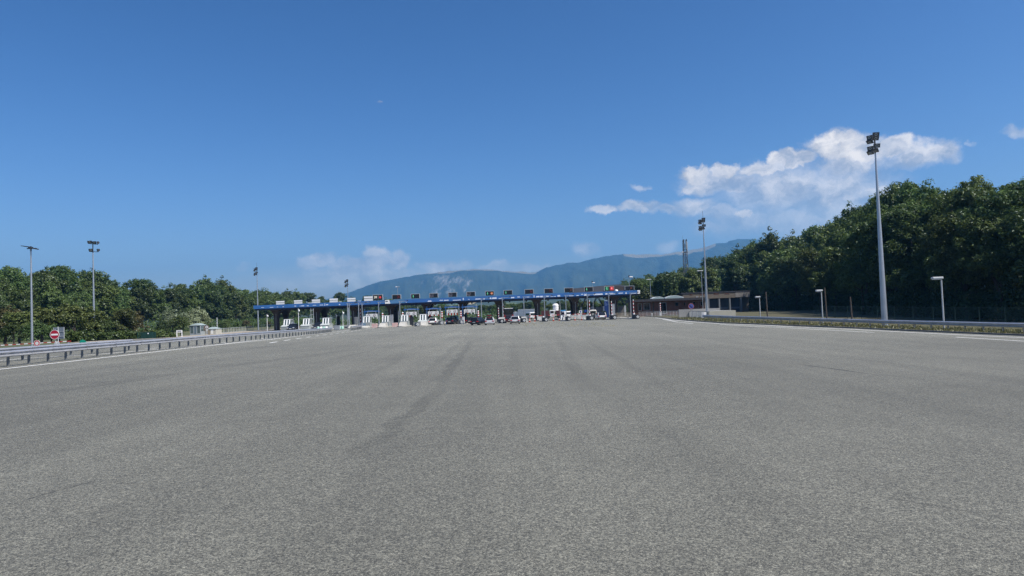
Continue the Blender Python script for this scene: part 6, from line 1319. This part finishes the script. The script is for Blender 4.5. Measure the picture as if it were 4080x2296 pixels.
def tree_kind(name, seed, rx, rz, zc, n_lobes=9, n_cl=230, per=15, leaf=.46, trunk_h=3.0, cl_r=.75):
    nr = np.random.default_rng(seed); C_ = crown_pts(nr, rx, rz, zc, n_lobes, n_cl)
    V = leaves(C_, nr.uniform(.6, 1.15, len(C_)) * cl_r, per, leaf, nr, outward=np.array([0, 0, zc - rz * .3]))
    cm = quads_mesh('crown', V, L_dark)
    tb = MB(); tb.tube([(0, 0, -.3), (.05, .03, trunk_h * .6), (.0, .08, zc), (.1, .0, zc + rz * .5)], [.24, .2, .13, .05], 7)
    for i in range(6):
        c = C_[int(nr.integers(len(C_)))]; z = trunk_h * .7 + nr.random() * zc * .4; tb.tube([(0, .02, z), tuple(np.array([c[0] * .5, c[1] * .5, (z + c[2]) / 2 + .3])), tuple(c)], [.09, .06, .02], 5)
    return cm, tb.mesh('trunk', M_bark), zc + rz
KD = [tree_kind('t', 11 + i, 4.4 + .3 * (i % 3), 7.2 - .4 * (i % 2), 9.0 - .5 * (i % 3), 9 + i % 4, 380, 30, .28, 3.0, .78) for i in range(7)]
KN = [tree_kind('n', 31 + i, 4.4 + .3 * (i % 3), 7.2 - .4 * (i % 2), 9.0 - .5 * (i % 3), 10 + i % 4, 460, 56, .20, 3.0, .72) for i in range(5)]
KS = [tree_kind('s', 51 + i, 2.7 + .25 * i, 2.7, 3.1, 6, 190, 34, .19, 1.0, .52) for i in range(3)]
ORD = ['first', 'second', 'third', 'fourth', 'fifth', 'sixth', 'seventh', 'eighth', 'ninth', 'tenth', 'eleventh', 'twelfth', 'thirteenth', 'fourteenth', 'fifteenth', 'sixteenth', 'seventeenth', 'eighteenth', 'nineteenth', 'twentieth']
def tree(name, cat, loc, scale, kd, leafm, label, group, rz=None):
    t = thing(name, label, cat, loc, rng.uniform(0, 6.28) if rz is None else rz, group); t.scale = scale
    o = bpy.data.objects.new('crown', kd[0]); COL.objects.link(o); o.parent = t
    if leafm is not L_dark: o.material_slots[0].link = 'OBJECT'; o.material_slots[0].material = leafm
    o = bpy.data.objects.new('trunk', kd[1]); COL.objects.link(o); o.parent = t
    return t
def cam_px(v):
    l = RM.transposed() @ (Vector(v) - Vector((0, 0, H))); return CX + l.x / -l.z * FPX, CY - l.y / -l.z * FPX
# skylines of the two woods in the photograph (px, py of the tree tops)
SKL = [(-300, 1030), (0, 1040), (100, 1050), (190, 1048), (300, 1075), (430, 1085), (500, 1100), (640, 1115), (720, 1112), (760, 1118), (840, 1108), (960, 1130), (1080, 1150), (1180, 1156), (1300, 1160), (1380, 1168), (1420, 1172), (1500, 1178), (1560, 1192)]
SKR = [(2520, 1118), (2560, 1100), (2600, 1092), (2650, 1075), (2720, 1052), (2800, 1035), (2900, 1010), (3000, 975), (3060, 935), (3150, 925), (3260, 905), (3340, 885), (3400, 820), (3450, 790), (3560, 735), (3620, 712), (3700, 730), (3780, 690), (3860, 705), (3960, 700), (4080, 678), (4500, 640)]
def top_for(x, y, sk):                                 # height that puts this tree's top on the wood's skyline
    px, py = cam_px((x, y, 8)); py = lerp_tab(sk, px); return at(px, py, y).z
LM_L = [(217, 'the no-entry sign'), (375, 'the two-armed mast'), (715, 'the white notice board'), (865, 'the thin utility pole'), (1029, 'the mast at the toll roof end'), (1381, 'the thin mast behind the toll roof')]
LM_R = [(2513, 'the last camera post'), (2727, 'the lattice tower'), (2815, 'the mast by the beige wall'), (3030, 'the farthest low street lamp'), (3279, 'the middle low street lamp'), (3526, 'the tallest mast'), (3762, 'the nearest low street lamp')]
rows_named = {0: 'front row', 1: 'second row', 2: 'rear row'}
pend = []
def plan(x, y, row, side, frac=1.0):
    sk = SKL if side == 'l' else SKR
    px, _ = cam_px((x, y, 6))
    if px < -140 or px > 4230: return
    h = (top_for(x, y, sk) - gz(x, y)) * frac
    if h < 4: return
    pend.append((px, x, y, row, side, h))
y = 62.0
while y < 620:
    st = 6.2 if y < 200 else (8.5 if y < 330 else 13)
    for row, dx, fr in ((0, 0, .86), (1, 7.5, 1.0), (2, 15, 1.0)):
        if row == 2 and y > 330: continue
        plan(-104 - dx + rng.uniform(-2.5, 2.5) + (0 if y < 300 else (y - 300) * .06), y + rng.uniform(-2, 2) + row * 2.4, row, 'l', fr * rng.uniform(.84, 1.07))
    y += st
y = 52.0
while y < 520:
    st = 5.6 if y < 150 else (7.5 if y < 260 else 12)
    xo = 55 if y < 112 else (62 if y < 140 else (72 if y < 190 else 76))
    for row, dx, fr in ((0, 0, .84), (1, 6.5, 1.0), (2, 13.5, 1.0)):
        if row == 2 and y > 260: continue
        plan(xo + dx + rng.uniform(-2.2, 2.2), y + rng.uniform(-1.8, 1.8) + row * 2.0, row, 'r', fr * rng.uniform(.90, 1.08))
    y += st
for yy, xx in ((196, 50), (202, 56), (210, 47), (214, 60), (222, 52), (232, 64), (238, 45), (246, 56), (204, 66), (226, 42), (256, 48), (270, 57)):
    plan(xx, yy, 1, 'r', rng.uniform(.86, .98))
cnt = {}
for px, x, y, row, side, h in sorted(pend, key=lambda q: q[0]):
    lm = LM_L if side == 'l' else LM_R
    left = [l for l in lm if l[0] <= px]
    key = (side, row, left[-1][1] if left else None); cnt[key] = cnt.get(key, 0) + 1; k = cnt[key]
    o_ = ORD[k - 1] if k <= 20 else str(k) + 'th'
    wood = 'left wood' if side == 'l' else 'right wood'
    lab = ('%s %s tree, %s right of %s' % (wood, rows_named[row], o_, left[-1][1])) if left else ('%s %s tree, %s from the frame edge' % (wood, rows_named[row], o_))
    kd = KN[rng.randrange(5)] if y < 165 else KD[rng.randrange(len(KD))]; s = h / kd[2]; sw = max(.75, min(1.25, s * rng.uniform(.95, 1.15)))
    lm_ = L_mid if (side == 'l' and rng.random() < .45) or rng.random() < .2 else L_dark
    if row == 0 and rng.random() < .10: lm_ = L_yel
    tree('broadleaf_tree', 'tree', (x, y, gz(x, y) - .1), (sw, sw, s), kd, lm_, lab, 'trees of the ' + wood)
# small trees and bushes before the left wood
bush = [(20, 1215, 97, L_rust, 'rusty brown small tree at the left frame edge'), (78, 1240, 92, L_yel, 'olive small tree between the frame edge and the pale lamp post'), (165, 1222, 98, L_yel, 'yellow-green small tree right of the pale lamp post'), (235, 1215, 103, L_mid, 'green small tree above the no-entry sign'),
        (300, 1210, 100, L_yel, 'yellow-green small tree between no-entry sign and mast'), (352, 1222, 106, L_yel, 'olive small tree at the foot of the two-armed mast'), (415, 1255, 108, L_mid, 'green small tree above the pale green cover'), (480, 1228, 110, L_yel, 'yellowish small tree right of the two-armed mast'), (530, 1240, 116, L_rust, 'sparse brownish small tree behind the green wire cage'), (130, 1275, 84, L_mid, 'low green bush behind the pale lamp post'), (55, 1290, 80, L_mid, 'low green bush at the left frame edge'), (205, 1290, 88, L_mid, 'low green bush behind the no-entry sign')]
for i, (px, py, Y, lf, lab) in enumerate(bush):
    b = at(px, 1350, Y); b.z = gz(b.x, Y); h = at(px, py, Y).z - b.z; kd = KS[i % 3]; s = h / kd[2]
    tree('small_tree', 'small tree', b, (s * 1.15, s * 1.15, s), kd, lf, lab, 'small trees before the left wood')
for px, py, Y, lf, lab, wk in ((690, 1222, 139, L_sil, 'silvery bush behind the yellow-green bush, left of the shelter', 1.0), (777, 1220, 142, L_sil, 'silvery bush right behind the shelter', 1.0), (722, 1256, 134, L_yel, 'bright yellow-green bush between shelter and notice board', .9), (655, 1275, 132, L_mid, 'dark green bush left of the notice board', .9), (985, 1275, 190, L_rust, 'brownish bush left of the mast behind the toll roof', 1.0), (900, 1270, 170, L_mid, 'green bush behind the pale railing', 1.0), (1075, 1280, 195, L_rust, 'brownish bush behind the first booth', 1.0), (940, 1282, 182, L_mid, 'dark bush between the railing and the mast', 1.0)):
    b = at(px, 1330, Y); b.z = gz(b.x, Y); h = at(px, py, Y).z - b.z; kd = KS[int(px) % 3]; s = h / kd[2]
    tree('bush', 'bush', b, (s * wk, s * wk, s), kd, lf, lab, 'bushes near the left shelter')
# trees beyond the toll
mids = []
for i in range(64):
    px = 1560 + i * 15.2 + rng.uniform(-7, 7); Y = rng.choice([250, 275, 300, 330, 370, 420]); 
    if 1846 < px < 1905: Y = 520
    top = {250: 1222, 275: 1219, 300: 1215, 330: 1213, 370: 1212, 420: 1210, 520: 1226}[Y] - (7 if Y != 520 else 0) + rng.uniform(-9, 8) + (1243 - 1243.3 - .0366 * (px - 2040) + 0)
    mids.append((px, top, Y))
c2 = {}
lmm = [(1557, 'the turquoise fascia'), (1699, 'the white SUV lane columns'), (1842, 'the dark SUV lane columns'), (1988, 'the coach'), (2142, 'the white van'), (2292, 'the parking sign'), (2417, 'the blue totem')]
for px, top, Y in sorted(mids):
    b = at(px, 1250, Y); b.z = 0; h = at(px, top, Y).z
    if h < 2.5: continue
    kd = KD[rng.randrange(7)]; s = h / kd[2]; sw = s * rng.uniform(1.0, 1.35)
    lf = [l for l in lmm if l[0] <= px] or [lmm[0]]; key = lf[-1][1]; c2[key] = c2.get(key, 0) + 1
    tree('roadside_tree', 'tree', b, (sw, sw, s), kd, rng.choice([L_mid, L_mid, L_dark, L_yel]), 'tree seen under the toll roof, %s right of %s' % (ORD[min(19, c2[key] - 1)], key), 'trees beyond the toll')
# weeping willow and yellow shrub by the brown building
nr = np.random.default_rng(99); C_ = []; Rr = []
for i in range(150):
    a = nr.uniform(0, 6.28); r = 2.9 * math.sqrt(nr.random()); z = 10.6 - .42 * r * r * .55 + nr.uniform(-.5, .3)
    if nr.random() < .35: C_.append((r * math.cos(a), r * math.sin(a), z)); Rr.append(.6)
    L_ = nr.uniform(1.5, 5.5) if r > 1.2 else 1.5
    for k in range(int(L_ / .45)): C_.append((r * 1.05 * math.cos(a) + nr.normal() * .08, r * 1.05 * math.sin(a) + nr.normal() * .08, z - k * .45)); Rr.append(.26)
V = leaves(C_, Rr, 8, .28, nr, up=.1, asp=2.6, squash=1.5); wc = quads_mesh('crown', V, L_will)
wt = MB(); wt.tube([(0, 0, -.2), (.1, 0, 4), (-.1, .1, 9.5)], [.35, .25, .06], 8)
for i in range(7): a = i * .9; wt.tube([(0, 0, 4 + i * .5), (1.2 * math.cos(a), 1.2 * math.sin(a), 7.5 + i * .3), (2.2 * math.cos(a), 2.2 * math.sin(a), 8.4 + i * .2)], [.12, .07, .02], 5)
Y = 192; b = at(2655, 1230, Y); s = at(2655, 1086, Y).z / 11.0
t = thing('weeping_willow', 'pale green weeping tree behind the white skylights', 'tree', (b.x, Y, 0)); t.scale = (s, s, s); part('crown', wc, L_will, t); part('trunk', wt, M_bark, t)
for px, py, pb_, Y, lf, lab, wk in ((2578, 1158, 1200, 188, L_yel, 'tawny shrub left of the willow above the brown roof', .9), (2762, 1130, 1170, 215, L_yel, 'small yellow-green tree right of the lattice tower foot', .8), (2408, 1238, 1262, 176, L_yel, 'yellow-green tall grass clump below the blue totem', .8), (2350, 1205, 1250, 215, L_mid, 'green bush behind the struts left of the white crossover', 1.0), (2308, 1200, 1250, 225, L_dark, 'dark tree behind the parking sign', .8), (2330, 1204, 1250, 230, L_mid, 'mid green tree behind the ringed van', .9)):
    b = at(px, 1240, Y); b.z = 0; h = at(px, py, Y).z; kd = KS[px % 3]; s = h / kd[2]
    tree('shrub', 'shrub', b, (s * wk, s * wk, s), kd, lf, lab, 'shrubs round the buildings')
for px, top, Y, lab, sw in ((2540, 1105, 205, 'dark tree standing right behind the end of the toll roof', .62), (2610, 1110, 210, 'dark tree behind the tawny shrub', .62)):
    b = at(px, 1230, Y); kd = KD[1]; h = at(px, top, Y).z; tree('broadleaf_tree', 'tree', (b.x, Y, 0), (sw, sw, h / kd[2]), kd, L_dark, lab, 'trees of the right wood')
# hedge
nr = np.random.default_rng(5); C_ = []
ha, hb = at(285, 1362, 88), at(690, 1345, 112); ha.z = gz(ha.x, 88); hb.z = gz(hb.x, 112)
for i in range(420): u = nr.random(); C_.append(((hb.x - ha.x) * u + nr.uniform(-.6, .6), (hb.y - ha.y) * u + nr.uniform(-.6, .6), (hb.z - ha.z) * u + nr.uniform(.1, 1.0 + .2 * math.sin(u * 17))))
single('hedge', quads_mesh('hedge', leaves(C_, [.42] * len(C_), 16, .22, nr), L_dark), L_dark, 'long dark clipped hedge behind the left barrier boom', 'hedge', ha)
# undergrowth along the feet of both woods
def undergrowth(name, f, n, seed, m, sz=.34):
    nr = np.random.default_rng(seed); C_ = []; Rr = []
    for i in range(n): x, y, hmax = f(nr); C_.append((x, y, gz(x, y) + nr.random() * hmax)); Rr.append(nr.uniform(.6, 1.2))
    o = part(name, quads_mesh(name, leaves(C_, Rr, 16, sz, nr), m), m, None, None, kind='stuff')
def fl(nr): y = nr.uniform(62, 330); return -99 + nr.uniform(-4, 2.5) + (0 if y < 300 else 3), y, 3.2
undergrowth('undergrowth', fl, 2600, 21, L_mid, .25)
def fr_(nr): y = 45 + 175 * nr.random() ** 1.4; return (54.5 if y < 108 else (62 if y < 140 else 71)) + nr.uniform(-1.6, 6), y, 3.4
undergrowth('undergrowth', fr_, 4200, 22, L_und, .22)
def fr2(nr): y = 40 + 200 * nr.random() ** 1.2; return (63 if y < 108 else (72 if y < 140 else 80)) + nr.uniform(-2, 9), y, 6.0
undergrowth('undergrowth', fr2, 3600, 24, L_und, .34)
def fm(nr): return nr.uniform(-75, 40), nr.uniform(228, 252), 2.2
undergrowth('undergrowth', fm, 900, 23, L_mid, .34)
# grass on the right verge and chain-link fence
nr = np.random.default_rng(31); N = 16000
ys = 22 + 105 * nr.random(N) ** 1.3; xs = np.array([xr(v) for v in ys]) + .35 + 5.5 * nr.random(N) ** 1.5
zs_ = np.array([vz(a, b) for a, b in zip(xs, ys)]); hh = nr.uniform(.04, .20, N); an = nr.uniform(0, 6.28, N); wd = nr.uniform(.03, .07, N)
B = np.stack([xs, ys, zs_], 1); dv = np.stack([np.cos(an), np.sin(an), np.zeros(N)], 1) * wd[:, None]; tip = B + np.stack([nr.normal(0, .08, N), nr.normal(0, .08, N), hh], 1)
V = np.stack([B - dv, B + dv, tip + dv * .2, tip - dv * .2], 1).reshape(-1, 3)
L_dry = leaf_mat('dry_grass', (.070, .078, .026), (.20, .18, .085), .2)
part('grass', quads_mesh('grass', V, L_dry), L_dry, kind='stuff')
fx = [(48.5, 30), (48.2, 50), (46.8, 70), (45.0, 90), (44.6, 104)]
q = [Vector((a, b, vz(a, b))) for a, b in fx]; base = q[0]; t = thing('chain_link_fence', 'green chain-link fence along the foot of the right wood', 'fence', base); wm = MB()
for a, b in zip(q, q[1:]):
    a, b = a - base, b - base; Lg = (b - a).length; k = int(Lg / 3)
    for i in range(k): p = a.lerp(b, i / k); part('post', MB().tube([(p.x, p.y, p.z), (p.x, p.y, p.z + 1.75)], .035, 6), M_fence, t)
    wm.bar(a + Vector((0, 0, 1.68)), b + Vector((0, 0, 1.68)), .025)
    k = int(Lg / .16); up = Vector((0, 0, 1.62)); d_ = (b - a) / k
    for i in range(k - 10):
        p = a + d_ * i + Vector((0, 0, .05)); r_ = p + d_ * 10 + up
        for p_, q_ in ((p, r_), (p + up, r_ - up)):
            e = Vector((0, 0, .011))
            wm.add([p_ - e, p_ + e, q_ + e, q_ - e], [(0, 1, 2, 3)])
part('wire_mesh', wm, M_fence, t, kind='stuff')
# grit and fallen straw on the asphalt by the cones
nr = np.random.default_rng(41); mb = MB()
for i in range(260):
    p = G(2060 + 390 * nr.random(), 1284 + 17 * nr.random()); a = nr.uniform(0, 6.28); l = nr.uniform(.05, .22); w_ = nr.uniform(.03, .07); c_, s_ = math.cos(a), math.sin(a)
    mb.add([(p.x - c_ * l - s_ * w_, p.y - s_ * l + c_ * w_, p.z + .004), (p.x + c_ * l, p.y + s_ * l, p.z + .004), (p.x - c_ * l + s_ * w_, p.y - s_ * l - c_ * w_, p.z + .004), (p.x, p.y, p.z + .05)], [(0, 1, 3), (1, 2, 3), (2, 0, 3)])
part('litter', mb, mat('straw_litter', (.20, .18, .09), .9, 0, .3, 5), kind='stuff')
# ================================================================== HAZE
HAZE = 1.4e-4
hb_ = MB().bx(-9500, 9500, -420, 7600, -3.0, 640)
hm = bpy.data.materials.new('haze'); hm.use_nodes = True; nt = hm.node_tree; nt.nodes.clear()
v = nt.nodes.new('ShaderNodeVolumePrincipled'); v.inputs['Color'].default_value = (.165, .515, 1.0, 1); v.inputs['Density'].default_value = HAZE; v.inputs['Anisotropy'].default_value = .15
o = nt.nodes.new('ShaderNodeOutputMaterial'); nt.links.new(v.outputs[0], o.inputs['Volume'])
hm.cycles.homogeneous_volume = True; hm.cycles.volume_sampling = 'DISTANCE'
o = part('haze', hb_, hm, kind='stuff')
